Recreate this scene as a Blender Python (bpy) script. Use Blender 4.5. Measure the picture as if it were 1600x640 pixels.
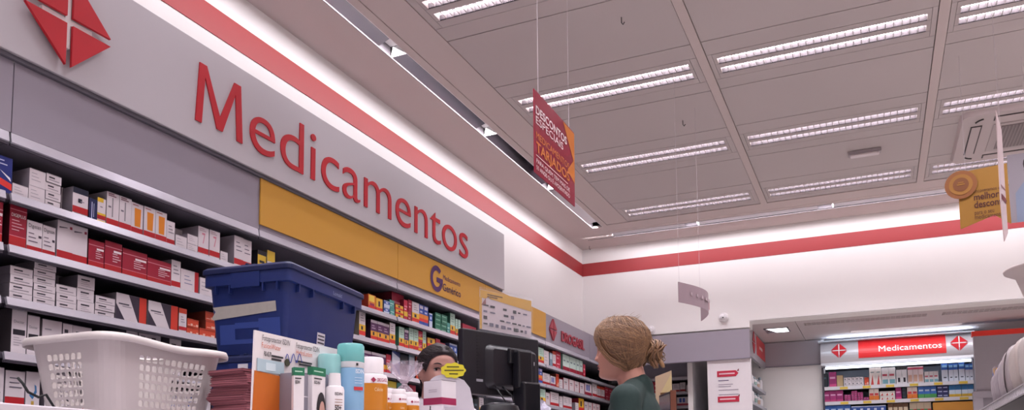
import bpy, bmesh, math, random
import numpy as np
from mathutils import Vector, Matrix
random.seed(7)
for o in list(bpy.data.objects): bpy.data.objects.remove(o)
SC = bpy.context.scene
COL = SC.collection
# ------------------------------------------------------------------ camera
CZ = 1.05
FPX, PY = 1274.128, 630.0
YAW, PITCH, ROLL = math.radians(-24.1), math.radians(4.939), math.radians(-0.482)
FW = np.array([math.sin(YAW)*math.cos(PITCH), math.cos(YAW)*math.cos(PITCH), math.sin(PITCH)])
_r = np.array([math.cos(YAW), -math.sin(YAW), 0.0]); _u = np.cross(_r, FW)
RT = _r*math.cos(ROLL)+_u*math.sin(ROLL); UP = -_r*math.sin(ROLL)+_u*math.cos(ROLL)
cam = bpy.data.objects.new('camera', bpy.data.cameras.new('camera')); COL.objects.link(cam)
cam.data.sensor_width = 36; cam.data.lens = FPX/1600*36; cam.data.shift_y = (PY-320)/1600
cam.data.clip_start = .05
cam.matrix_world = Matrix(((RT[0], UP[0], -FW[0], 0), (RT[1], UP[1], -FW[1], 0), (RT[2], UP[2], -FW[2], CZ), (0, 0, 0, 1)))
SC.camera = cam
# ------------------------------------------------------------------ world, exposure, lights
SC.view_settings.view_transform = 'Standard'; SC.view_settings.look = 'None'
SC.view_settings.gamma = 1; SC.view_settings.use_curve_mapping = False
SC.view_settings.exposure = 0.0
w = bpy.data.worlds.new('world'); SC.world = w; w.use_nodes = True
w.node_tree.nodes['Background'].inputs[0].default_value = (.9, .85, 1, 1)
w.node_tree.nodes['Background'].inputs[1].default_value = 0.03
K_TROFFER = 11.6      # W per ceiling fixture
K_WASH = 35.0         # W per metre-long wall wash run
WARM = (1.0, .965, 1.02)
def area(name, loc, sx, sy, power, nrm, color=WARM, spread=180, parent=None):
    l = bpy.data.lights.new(name, 'AREA'); l.shape = 'RECTANGLE'; l.size = sx; l.size_y = sy
    l.energy = power; l.color = color; l.spread = math.radians(spread)
    o = bpy.data.objects.new(name, l); COL.objects.link(o)
    z = -Vector(nrm).normalized(); x = Vector((1, 0, 0)) if sx >= sy else Vector((0, 1, 0))
    if abs(z.dot(x)) > .95: x = Vector((0, 1, 0))
    x = (x - z*x.dot(z)).normalized(); y = z.cross(x)
    if sx < sy: x, y = y, -x
    m = Matrix((x, y, z)).transposed().to_4x4(); m.translation = Vector(loc); o.matrix_world = m
    if parent: o.parent = parent; o.matrix_parent_inverse = parent.matrix_world.inverted()
    return o
ZC = 3.433; YB = 8.134; XW = -2.8
XS = -2.63; KS = .939                         # front plane of the shelving and its fascia, proud of the wall above
def kz(z): return 1.05+(z-1.05)*KS
ZL = 2.52                                      # ceiling of the lower area beyond the opening
area('wall_wash_left', (-2.400, 2.55, ZC+.004), .016, 9.8, K_WASH*9.8/10, (-.74, 0, -.67))
area('wall_wash_back', (.6, 7.735, ZC+.004), 6.5, .016, K_WASH*6.5/10, (0, .74, -.67))
area('alcove_light_strip', (.25, 9.28, ZL-.02), 1.6, .05, 2.4, (0, .55, -.83), (.75, .9, 1))
area('added_cove_fill', (.25, 9.56, 2.482), 1.35, .04, 5, (0, -.2, 1), (.72, .88, 1))  # upward bluish light added to brighten the low ceiling over the sign
area('alcove_lamp_glow', (-.45, 8.75, ZL-.02), .6, .2, 6, (0, 0, -1), (.95, .96, 1), 150)
# ------------------------------------------------------------------ helpers
def ray(x, y): return FW + RT*(x-800)/FPX - UP*(y-PY)/FPX
def onX(x, y, X): d = ray(x, y); t = X/d[0]; return np.array([X, t*d[1], CZ+t*d[2]])
def onY(x, y, Y): d = ray(x, y); t = Y/d[1]; return np.array([t*d[0], Y, CZ+t*d[2]])
def onZ(x, y, Z): d = ray(x, y); t = (Z-CZ)/d[2]; return np.array([t*d[0], t*d[1], Z])
def onV(x, y, A, B):                          # vertical plane through A and B (xy)
    n = np.array([B[1]-A[1], A[0]-B[0]]); d = ray(x, y); t = (n[0]*A[0]+n[1]*A[1])/(n[0]*d[0]+n[1]*d[1])
    return np.array([t*d[0], t*d[1], CZ+t*d[2]])
def sol(axis, base, px, row):                 # solve coordinate `axis` so that the point falls on px (row False) or on line py
    R_ = UP*-1 if row else RT; c = (PY if row else 800)
    e = np.zeros(3); e[axis] = 1; b = np.array(base, float) - [0, 0, CZ]; b[axis] = 0
    if axis == 2: b = np.array([base[0], base[1], -CZ])
    A = FPX*(e@R_) - (px-c)*(e@FW); Bv = -FPX*(b@R_) + (px-c)*(b@FW)
    return Bv/A
def lin(c):
    if isinstance(c, str):
        c = c.lstrip('#'); c = [int(c[i:i+2], 16)/255 for i in (0, 2, 4)]
    return tuple(((v+.055)/1.055)**2.4 if v > .04045 else v/12.92 for v in c)
_m = {}
def mat(col, rough=.5, metal=0, emit=0, noise=0, alpha=1, trans=0, bump=0, nscale=30, coat=0):
    k = (col, rough, metal, emit, noise, alpha, trans, bump, nscale, coat)
    if k in _m: return _m[k]
    m = bpy.data.materials.new('m_%s' % str(col).strip('#')); m.use_nodes = True; nt = m.node_tree
    b = nt.nodes['Principled BSDF']; c = lin(col)
    b.inputs['Base Color'].default_value = (*c, 1); b.inputs['Roughness'].default_value = rough
    b.inputs['Metallic'].default_value = metal; b.inputs['Alpha'].default_value = alpha
    b.inputs['Transmission Weight'].default_value = trans; b.inputs['Coat Weight'].default_value = coat
    if emit: b.inputs['Emission Color'].default_value = (*c, 1); b.inputs['Emission Strength'].default_value = emit
    if noise or bump:
        tc = nt.nodes.new('ShaderNodeTexCoord'); n = nt.nodes.new('ShaderNodeTexNoise')
        n.inputs['Scale'].default_value = nscale; n.inputs['Detail'].default_value = 4
        nt.links.new(tc.outputs['Object'], n.inputs['Vector'])
        if noise:
            mx = nt.nodes.new('ShaderNodeMix'); mx.data_type = 'RGBA'
            mx.inputs[6].default_value = (*[v*(1-noise) for v in c], 1); mx.inputs[7].default_value = (*[min(1, v*(1+noise)) for v in c], 1)
            nt.links.new(n.outputs['Fac'], mx.inputs[0]); nt.links.new(mx.outputs[2], b.inputs['Base Color'])
        if bump:
            bp = nt.nodes.new('ShaderNodeBump'); bp.inputs['Strength'].default_value = bump; bp.inputs['Distance'].default_value = .003
            nt.links.new(n.outputs['Fac'], bp.inputs['Height']); nt.links.new(bp.outputs['Normal'], b.inputs['Normal'])
    _m[k] = m; return m
class MB:
    def __init__(s): s.v = []; s.f = []; s.i = []; s.ms = []; s.M = Matrix()
    def mi(s, m):
        if m not in s.ms: s.ms.append(m)
        return s.ms.index(m)
    def add(s, vs, fs, m, M=None):
        T = s.M @ M if M is not None else s.M
        n = len(s.v); s.v += [tuple(T @ Vector(p)) for p in vs]
        k = s.mi(m); s.f += [tuple(n+j for j in f) for f in fs]; s.i += [k]*len(fs)
    def box(s, a, b, m, M=None):
        x0, y0, z0 = a; x1, y1, z1 = b
        s.add([(x0, y0, z0), (x1, y0, z0), (x1, y1, z0), (x0, y1, z0), (x0, y0, z1), (x1, y0, z1), (x1, y1, z1), (x0, y1, z1)],
              [(0, 3, 2, 1), (4, 5, 6, 7), (0, 1, 5, 4), (1, 2, 6, 5), (2, 3, 7, 6), (3, 0, 4, 7)], m, M)
    def prism(s, poly, ext, m, M=None):       # poly in xz, extruded from y=0 to y=ext
        n = len(poly); vs = [(p[0], 0, p[1]) for p in poly]+[(p[0], ext, p[1]) for p in poly]
        s.add(vs, [tuple(range(n)), tuple(range(2*n-1, n-1, -1))]+[(j, j+n, (j+1) % n+n, (j+1) % n) for j in range(n)], m, M)
    def lathe(s, prof, m, c=(0, 0, 0), n=24, M=None, sx=1, sy=1, cap=True):
        vs = []; fs = []
        for r_, z in prof:
            for k in range(n):
                a = 2*math.pi*k/n; vs.append((c[0]+r_*math.cos(a)*sx, c[1]+r_*math.sin(a)*sy, c[2]+z))
        for j in range(len(prof)-1):
            for k in range(n): fs.append((j*n+k, j*n+(k+1) % n, (j+1)*n+(k+1) % n, (j+1)*n+k))
        if cap: fs.append(tuple(range(n-1, -1, -1))); fs.append(tuple((len(prof)-1)*n+k for k in range(n)))
        s.add(vs, fs, m, M)
    def tube(s, pts, r_, m, n=8, M=None):
        pts = [Vector(p) for p in pts]; L = len(pts); vs = []; fs = []
        t0 = (pts[1]-pts[0]).normalized(); a = Vector((0, 0, 1)) if abs(t0.z) < .9 else Vector((1, 0, 0))
        nv = t0.cross(a).normalized()
        for i, p in enumerate(pts):
            t = (pts[min(i+1, L-1)]-pts[max(i-1, 0)]).normalized(); nv = (nv-t*nv.dot(t)).normalized(); b = t.cross(nv)
            rr = r_[i] if isinstance(r_, (list, tuple)) else r_
            for k in range(n):
                q = 2*math.pi*k/n; vs.append(tuple(p+(nv*math.cos(q)+b*math.sin(q))*rr))
        for j in range(L-1):
            for k in range(n): fs.append((j*n+k, j*n+(k+1) % n, (j+1)*n+(k+1) % n, (j+1)*n+k))
        fs.append(tuple(range(n-1, -1, -1))); fs.append(tuple((L-1)*n+k for k in range(n)))
        s.add(vs, fs, m, M)
    def ell(s, c, r_, m, n=20, k=12, M=None):
        prof = [(math.sin(math.pi*j/k), -math.cos(math.pi*j/k)) for j in range(k+1)]
        T = Matrix.Translation(c) @ Matrix.Diagonal((r_[0], r_[1], r_[2], 1)); s.lathe([(max(p, 1e-4), z) for p, z in prof], m, n=n, M=(M @ T if M is not None else T))
    def text(s, st, x, z, h, m, width=None, off=0, y=0, ext=0, M=None, align='l', italic=0):
        g = glyph(st, off)                    # xz plane, baseline z, cap height h, reading +x, faces -y
        if not g[0]: return
        k = h/CAP; kx = k if width is None else width/max(g[2], 1e-6)
        dx = {'l': 0, 'c': -g[2]*kx/2, 'r': -g[2]*kx}[align]
        vs = [(x+dx+(a-g[3])*kx+b*k*italic, y, z+b*k) for a, b in g[0]]
        if ext:
            n = len(vs); s.add(vs+[(a, y+ext, c) for a, b, c in vs], list(g[1])+[tuple(j+n for j in reversed(f)) for f in g[1]]+
                               [(b, a, a+n, b+n) for a, b in g[4]], m, M)
        else: s.add(vs, g[1], m, M)
    def build(s, name, parent=None, smooth=False, M=None, bevel=0, auto=False):
        me = bpy.data.meshes.new(name); me.from_pydata(s.v, [], s.f)
        for m in s.ms: me.materials.append(m)
        me.polygons.foreach_set('material_index', s.i)
        if smooth: me.polygons.foreach_set('use_smooth', [True]*len(s.f))
        me.update(); o = bpy.data.objects.new(name, me); COL.objects.link(o)
        if M is not None: o.matrix_world = M
        if parent: o.parent = parent
        if bevel:
            b = o.modifiers.new('b', 'BEVEL'); b.width = bevel; b.segments = 2; b.limit_method = 'ANGLE'; b.angle_limit = math.radians(40)
        if auto: me.set_sharp_from_angle(angle=math.radians(35))
        return o
_g = {}; CAP = .7
def glyph(st, off=0):
    k = (st, off)
    if k in _g: return _g[k]
    cu = bpy.data.curves.new('t', 'FONT'); cu.body = st; cu.offset = off; cu.resolution_u = 8 if len(st) == 1 else 3; cu.fill_mode = 'FRONT'
    o = bpy.data.objects.new('t', cu); COL.objects.link(o)
    dg = bpy.context.evaluated_depsgraph_get(); me = bpy.data.meshes.new_from_object(o.evaluated_get(dg))
    bm = bmesh.new(); bm.from_mesh(me); bmesh.ops.remove_doubles(bm, verts=bm.verts, dist=1e-5); bm.verts.index_update()
    for f in bm.faces:
        if f.normal.z < 0: f.normal_flip()
    vs = [(v.co.x, v.co.y) for v in bm.verts]; fs = [tuple(v.index for v in f.verts) for f in bm.faces]
    ed = []
    for e in bm.edges:
        if len(e.link_faces) == 1:
            l = e.link_faces[0].loops
            for lp in l:
                if lp.edge == e: ed.append((lp.vert.index, lp.link_loop_next.vert.index))
    bm.free(); bpy.data.objects.remove(o); bpy.data.curves.remove(cu); bpy.data.meshes.remove(me)
    x0 = min([a for a, b in vs], default=0); x1 = max([a for a, b in vs], default=0)
    _g[k] = (vs, fs, x1-x0, x0, ed); return _g[k]
CAP = max(b for a, b in glyph('H')[0])
def tag(o, label=None, cat=None, group=None, kind=None):
    if label: o['label'] = label
    if cat: o['category'] = cat
    if group: o['group'] = group
    if kind: o['kind'] = kind
    return o
def thing(name, label, cat, loc=(0, 0, 0), rz=0, group=None):
    o = bpy.data.objects.new(name, None); COL.objects.link(o); o.empty_display_size = .05
    o.location = tuple(loc); o.rotation_euler = (0, 0, rz)
    o.matrix_world = Matrix.Translation(tuple(loc)) @ Matrix.Rotation(rz, 4, 'Z')
    return tag(o, label, cat, group)
def struct(o): o['kind'] = 'structure'; return o
def copy_tree(o, parent=None):
    c = o.copy(); COL.objects.link(c)
    if parent: c.parent = parent
    for ch in list(o.children): copy_tree(ch, c)
    return c
RZL = math.radians(90)                         # things on the left wall: local x -> +Y, local -y -> +X
ML = lambda x, y, z: Matrix.Translation((x, y, z)) @ Matrix.Rotation(RZL, 4, 'Z')
WHITE = mat('#e9e4e4', .7, noise=.02, nscale=3)
# ================================================================== the room
CEIL = mat('#b4aaab', .75, noise=.03, nscale=1.5); CEILB = mat('#bfb1b0', .8, noise=.02, nscale=2)
DARK = mat('#17151a', .8); GREYF = mat('#958d99', .45, noise=.03, nscale=2); STEEL = mat('#b9b6c0', .3, .7, noise=.05, nscale=8)
RED = mat('#a23236', .5, noise=.03, nscale=4)
b = MB(); b.box((-3.4, -4, -.1), (5, 11.5, 0), mat('#b8b0a8', .3, noise=.06, nscale=2)); struct(b.build('floor'))
# left wall above the shelving fascia, and behind the shelving
b = MB()
b.box((-3.4, -4, 0), (-3.3, 9.7, ZC), WHITE); struct(b.build('wall_left')); b = MB(); b.box((-3.3, -4, 2.452), (XW, YB, ZC+.1), WHITE)
struct(b.build('wall_left'))
b = MB(); b.box((XW, -4, 3.144), (XW+.004, YB, 3.279), RED); b.box((XW, YB-.004, 3.144), (5, YB, 3.279), RED)
struct(b.build('trim_1'))
# back wall with the opening to the lower area
xo = -1.09
b = MB()
b.box((XW-.5, YB, 2.46), (xo, YB+.2, ZC+.1), WHITE)
b.box((xo, YB, 2.517), (5, YB+.2, ZC+.1), WHITE)
struct(b.build('wall_back')); b = MB(); b.box((XW-.5, 9.60, 0), (-1.75, 9.65, 2.5), WHITE)
struct(b.build('wall_back'))
b = MB(); b.box((XW-.5, YB+.2, 2.30), (-1.75, 9.60, 2.33), WHITE); b.box((XW-.5, YB, 2.30), (XW, YB+.2, 2.46), WHITE); struct(b.build('ceiling'))
b = MB(); b.box((4.6, -4, 0), (4.8, YB, ZC+.1), WHITE); struct(b.build('wall_right'))
b = MB(); b.box((-3.4, -4.2, 0), (4.8, -4, ZC+.1), WHITE); struct(b.build('wall_front'))
# ceiling: plaster border with recessed slots, metal trays, dark joints
b = MB(); T = .02; z0, z1 = ZC, ZC+T
SLOT_DK = mat('#575055', .8); b.box((-2.4505, -4, ZC-.005), (-2.4475, 7.44, ZC+.002), SLOT_DK); b.box((-2.62, 7.7995, ZC-.005), (4.7, 7.803, ZC+.002), SLOT_DK)  # thin dark lips added at the slot edges to shade the wall top
ys0, ys1 = 7.66, 7.80
b.box((XW-.02, -4, z0), (-2.447, YB, z0+.003), CEILB); b.box((-2.343, -4, z0), (-2.292, 7.40, z1), CEILB)
b.box((-2.286, -4, z0), (-2.08, 7.384, z1), CEILB)
b.box((-2.447, 7.44, z0), (-2.343, YB, z1), CEILB)
b.box((-2.343, 7.40, z0), (4.7, 7.595, z1), CEILB) ; b.box((-2.343, 7.601, z0), (4.7, ys0, z1), CEILB)
b.box((-2.343, ys1, z0), (4.7, YB, z0+.003), CEILB)
xr = [-2.076+1.2455*k for k in range(6)]
yk = [4.405+1.21*k for k in range(-7, 3)]
g = .004
for i in range(5):
    xa = xr[i]+(.03 if i else .002); xb = xr[i+1]-.03; xm = (xr[i]+xr[i+1])/2+(-.012 if i == 0 else 0)
    if i: b.box((xr[i]-.026, -4, z0-.006), (xr[i]+.026, 7.384, z1), CEILB)
    for y in yk:
        b.box((xa, y-.60+g, z0), (xb, y-g, z1), CEIL)                   # big tray
        b.box((xa, y+g, z0), (xb, y+.165-g, z1), CEIL)                  # strips either side of the lamp
        b.box((xa, y+.475+g, z0), (xb, y+(.61 if y < 6.5 else .555)-g, z1), CEIL)
        b.box((xa, y+.165, z0), (xm-.567, y+.475, z1), CEIL); b.box((xm+.567, y+.165, z0), (xb, y+.475, z1), CEIL)
b.box((-3.4, -4, ZC+.16), (4.8, YB+.2, ZC+.2), DARK); b.box((-2.08, -4, ZC+.021), (-2.076, 7.4, ZC+.16), DARK)
struct(b.build('ceiling'))
# fluorescent troffers
MIR = mat('#d8d4da', .12, 1.0); LOUV = mat('#5d575e', .45, .3); BL = mat('#cfc9cc', .3, .6); TUBE = mat('#fff6f4', .5, emit=17)
def troffer():
    t = thing('ceiling_light', None, 'ceiling light')
    W = 1.13; h = MB(); a = W/2
    cz = .07
    # frame in the ceiling plane with two slots, y from 0 to .31
    s = [(.055, .125), (.175, .245)]
    for ya, yb_ in ((0, s[0][0]), (s[0][1], s[1][0]), (s[1][1], .31)): h.box((-a, ya+.002, 0), (a, yb_, .012), CEIL)
    for ya, yb_ in s:
        h.box((-a, ya-.004, .012), (a, ya, cz), MIR); h.box((-a, yb_, .03), (a, yb_+.004, cz), MIR); h.box((-a, yb_, 0), (a, yb_+.004, .03), LOUV); h.box((-a, ya, cz), (a, yb_, cz+.004), MIR)
        h.box((-a, ya, 0), (-a+.02, yb_, cz), CEIL); h.box((a-.02, ya, 0), (a, yb_, cz), CEIL)
    h.build('housing', t)
    l = MB()
    for ya, yb_ in s:
        n = 27
        for k in range(1, n): x = -a+.02+(W-.04)*k/n; l.box((x-.002, ya, .002), (x+.002, yb_, .030), BL)
        l.box((-a+.02, yb_-.003, .003), (a-.02, yb_, .029), LOUV)
    l.build('louvre', t)
    for ya, yb_ in s:
        q = MB(); q.tube([(-a+.03, (ya+yb_)/2, .048), (a-.03, (ya+yb_)/2, .048)], .013, TUBE, 10); q.build('tube', t, smooth=True)
    return t
tr0 = troffer(); first = True
side = ['leftmost', 'second from left', 'third from left', 'fourth from left', 'rightmost']
rows = {2: 'farthest row', 1: 'second row from the back wall', 0: 'third row from the back wall', -1: 'near row at top of view'}
for i in range(5):
    for j, y in enumerate(yk):
        k = j-7
        if y < -2.6: continue
        xc = (xr[i]+xr[i+1])/2+(-.012 if i == 0 else 0)
        t = tr0 if first else copy_tree(tr0)
        first = False
        t.location = (xc, y+.165, ZC)
        t['label'] = 'recessed louvred ceiling light, %s, %s' % (side[i], rows.get(k, 'row %.1f metres nearer than that row' % (3.2-y)))
        t['group'] = 'recessed louvred ceiling lights'
        t.matrix_world = Matrix.Translation((xc, y+.165, ZC))
        area('ceiling_light_glow', (xc, y+.32, ZC-.003), 1.0, .2, K_TROFFER, (0, 0, -1), WARM, 112)
# recessed wall washers in the plaster border
def washer(L):
    t = thing('wall_washer', None, 'wall washer light')
    h = MB(); P = [(-.050, .002), (.047, .036)]      # local x across, z up, y along
    vs = [(p[0], 0, p[1]) for p in P]+[(p[0], L-.125, p[1]) for p in P]
    h.add(vs, [(0, 1, 3, 2)], mat('#c9c4c9', .07, 1.0, bump=.25, nscale=5))
    HW = mat('#ded8dc', .6); h.box((.047, 0, 0), (.052, L, .06), HW); h.box((-.052, 0, .058), (.052, L, .062), HW); h.box((-.054, 0, .003), (-.052, L, .06), SLOT_DK); h.build('reflector', t)
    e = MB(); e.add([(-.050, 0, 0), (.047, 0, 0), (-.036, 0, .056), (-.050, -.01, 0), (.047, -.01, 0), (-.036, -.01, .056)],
                    [(0, 1, 2), (5, 4, 3), (0, 2, 5, 3), (2, 1, 4, 5)], mat('#fffafa', .5, emit=1.6)); e.build('glowing_end_plate', t)  # end plate given its own glow in place of lamp light falling on it
    return t
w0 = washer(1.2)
nm = ['by the sign board start', 'nearest the logo', 'above the first letters', 'above the middle letters', 'above the last letters', 'beside the corner']
k = 0
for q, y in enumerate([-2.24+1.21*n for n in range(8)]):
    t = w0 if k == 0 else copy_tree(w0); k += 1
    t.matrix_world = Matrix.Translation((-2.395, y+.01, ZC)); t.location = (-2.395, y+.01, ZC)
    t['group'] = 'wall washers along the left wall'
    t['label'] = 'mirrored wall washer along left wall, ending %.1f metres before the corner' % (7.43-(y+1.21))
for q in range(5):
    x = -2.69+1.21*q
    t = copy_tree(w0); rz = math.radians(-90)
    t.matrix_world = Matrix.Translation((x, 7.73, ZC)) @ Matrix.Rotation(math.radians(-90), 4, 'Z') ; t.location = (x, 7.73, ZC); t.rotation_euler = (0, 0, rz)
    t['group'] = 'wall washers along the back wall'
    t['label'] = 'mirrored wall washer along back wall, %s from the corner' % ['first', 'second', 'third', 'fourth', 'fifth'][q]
# ---------------------------------------------------------------- shelving fascia along the left wall
bays = [2.963+1.2155*k for k in range(-3, 6)]
bays[-1] = 9.10
SH = {n_: kz(z) for n_, z in {1: 2.072, 2: 1.884, 3: 1.694, 4: 1.498, 5: 1.305, 6: 1.11, 7: .9}.items()}
b = MB()
for k in range(len(bays)-1): b.box((XS-.04, bays[k]+.002, 2.216), (XS, min(bays[k+1]-.002, YB), 2.464), GREYF)
b.box((XW, -2, 2.45), (XS-.041, YB, 2.464), GREYF)
tag(b.build('fascia_board'), 'long plain grey fascia board running above the left wall shelves', 'fascia')
YEL = mat('#c89234', .5, noise=.03, nscale=3)
b = MB()
f = thing('yellow_panel', 'long yellow sign panel in three lengths with a purple G logo, above shelves', 'sign', (XS+.002, 3.150*KS, kz(2.315)), RZL); f.scale = (KS,)*3
for a_, c_ in ((0, 1.292), (1.296, 2.586), (2.590, 3.884)):
    q = MB(); q.box((a_, -.008, 0), (c_, 0, .238), YEL); q.build('panel', f)
PUR = mat('#4a1f5a', .5)
q = MB(); n = 26; Ro, Ri = .094, .058; cx, cz = 1.80, .112
vs = []; fs = []
for k in range(n+1):
    a = math.radians(45 + 312*k/n)
    for R_ in (Ro, Ri): vs.append((cx+R_*math.cos(a)*.93, -.011, cz+R_*math.sin(a)))
for k in range(n): fs.append((2*k, 2*k+2, 2*k+3, 2*k+1))
q.add(vs, fs, PUR); q.box((cx-.002, -.0115, cz-.022), (cx+.088, -.0105, cz+.012), PUR)
q.build('logo', f)
q = MB(); q.text('Medicamento', 1.893, .128, .035, PUR, width=.265, y=-.0105); q.text('Genérico', 1.89, .048, .052, mat('#3b1a45', .5), width=.275, off=.012, y=-.0105); q.build('lettering', f)
# sign board with raised letters
SB = mat('#bcb6bc', .38, noise=.02, nscale=1.5)
s = thing('sign_board', 'large pale grey sign board with raised red letters reading Medicamentos on left wall', 'sign', (XS, -2.0*KS, kz(2.572)), RZL); s.scale = (KS,)*3
q = MB(); q.box((0, -.030, 0), (8.063, -.006, .472), SB); q.box((.01, -.018, -.018), (8.05, 0, 0), mat('#5b5660', .6)); q.build('board', s, bevel=.003)
LR = mat('#b81425', .65, noise=.03)
LO_ = -.007; st = 'Medicamentos'; full = glyph(st, LO_); x0 = 2.685+2.0; Wd = 5.392-2.685; kx = Wd/full[2]
for i, ch in enumerate(st):
    pre = glyph(st[:i+1], LO_); off = pre[2]+pre[3]-glyph(ch, LO_)[2]-full[3]
    q = MB()
    if ch == 'M':
        wm = glyph(ch, LO_)[2]*kx*1.03; q.prism([(x0+a*wm, .094+c*.281) for a, c in ((0, 0), (.06, 1), (.205, 1), (.50, .25), (.795, 1), (.94, 1), (1, 0), (.875, 0), (.825, .80), (.56, .03), (.44, .03), (.175, .80), (.125, 0))][::-1], .006, LR, M=Matrix.Translation((0, -.037, 0))); q.build('letter', s); continue
    q.text(ch, x0+off*kx, .094, .281, LR, width=glyph(ch, LO_)[2]*kx, off=LO_, y=-.037, ext=.006); q.build('letter', s)
cy = 4.030; cz = .213; hw = .180; hh = .178; gp = .0115
for sx in (-1, 1):
    for sz in (-1, 1):
        q = MB(); P = [(cy+sx*gp*1.1, cz+sz*gp*1.3), (cy+sx*hw, cz+sz*gp*1.3), (cy+sx*gp*1.1, cz+sz*hh)]
        if sx*sz < 0: P = P[::-1]
        q.prism(P, .012, LR, M=Matrix.Translation((0, -.062, 0))); q.build('logo_piece', s)
q = MB(); WH = mat('#e6e1e4', .4)
q.box((cy-gp, -.048, cz-.105), (cy+gp, -.030, cz+.105), WH); q.box((cy-.105, -.047, cz-gp), (cy+.105, -.030, cz+gp), WH); q.build('logo_cross', s)
# red brand logo and word on the grey fascia at the far end
q = thing('wall_lettering', 'red shop name letters with split diamond logo on far grey fascia', 'lettering', (XS, 7.0*KS, kz(2.3)), RZL); q.scale = (KS,)*3
def diamond(mb, cx, cz, hw, hh, gp, y, ext, m):
    for sx in (-1, 1):
        for sz in (-1, 1):
            P = [(cx+sx*gp, cz+sz*gp), (cx+sx*hw, cz+sz*gp), (cx+sx*gp, cz+sz*hh)]
            if sx*sz < 0: P = P[::-1]
            mb.prism(P, ext, m, M=Matrix.Translation((0, y, 0)))
d = MB(); diamond(d, .225, .125, .095, .105, .006, -.014, .012, mat('#a03040', .45)); d.build('logo', q)
d = MB(); d.text('DROGASIL', .455, .052, .095, mat('#a03040', .45), width=.68, off=.02, y=-.012, ext=.01); d.build('letters', q)
# ---------------------------------------------------------------- shelving units on the left wall
XB = -3.27; SHM = mat('#49434f', .55, noise=.06, nscale=4); BACK = mat('#77727e', .6, noise=.05, nscale=3); RAIL = mat('#d2cfda', .25, .5, noise=.06, nscale=15)
def rail_profile(mb, L, z, hgt=.034, m=RAIL):                   # angled price rail, local x along, front -y
    P = [(0, 0), (-.006, -hgt*.9), (.001, -hgt), (.012, -.003)]
    n = len(P); vs = [(0, a, b_) for a, b_ in P]+[(L, a, b_) for a, b_ in P]
    vs = [(x, y, zz+z) for x, y, zz in vs]
    mb.box((0, -.0005, z-hgt-.007), (L, .008, z-hgt+.001), SHM)
    mb.add(vs, [(3, 2, 1, 0), (4, 5, 6, 7)]+[(j, (j+1) % n, (j+1) % n+n, j+n) for j in range(n)], m)
posn = ['far out of view', 'left of the first joint', 'behind the basket and crate', 'under the yellow panel start', 'behind the employee', 'behind the monitor', 'under the shop name', 'at the far end behind the customer']
for k in range(8):
    y0, y1 = bays[k], bays[k+1]; L = y1-y0
    u_ = thing('shelving_unit', 'grey metal wall shelving unit with price rails, %s' % posn[k], 'shelving', (XS, y0, 0), RZL, 'shelving units along the left wall')
    q = MB(); q.box((.002, .44, .1), (L-.002, .45, 2.205), BACK); q.build('back_panel', u_)
    for xx_ in (0, L-.012): q = MB(); q.box((xx_, .20, 0), (xx_+.012, .46, 2.18), SHM); q.build('upright', u_)
    q = MB(); q.box((.001, .012, 2.181), (L-.001, .45, 2.199), BACK); rail_profile(q, L-.008, 2.215, .038); q.build('canopy', u_)
    for n_, z in SH.items():
        q = MB(); q.box((.001, .012, z-.022), (L-.001, .44, z-.0015), SHM)
        rl = q.build('shelf', u_); q = MB(); rail_profile(q, L-.02, z, .030, RAIL); o = q.build('price_rail', rl); o.location = (.01, 0, 0)
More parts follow.
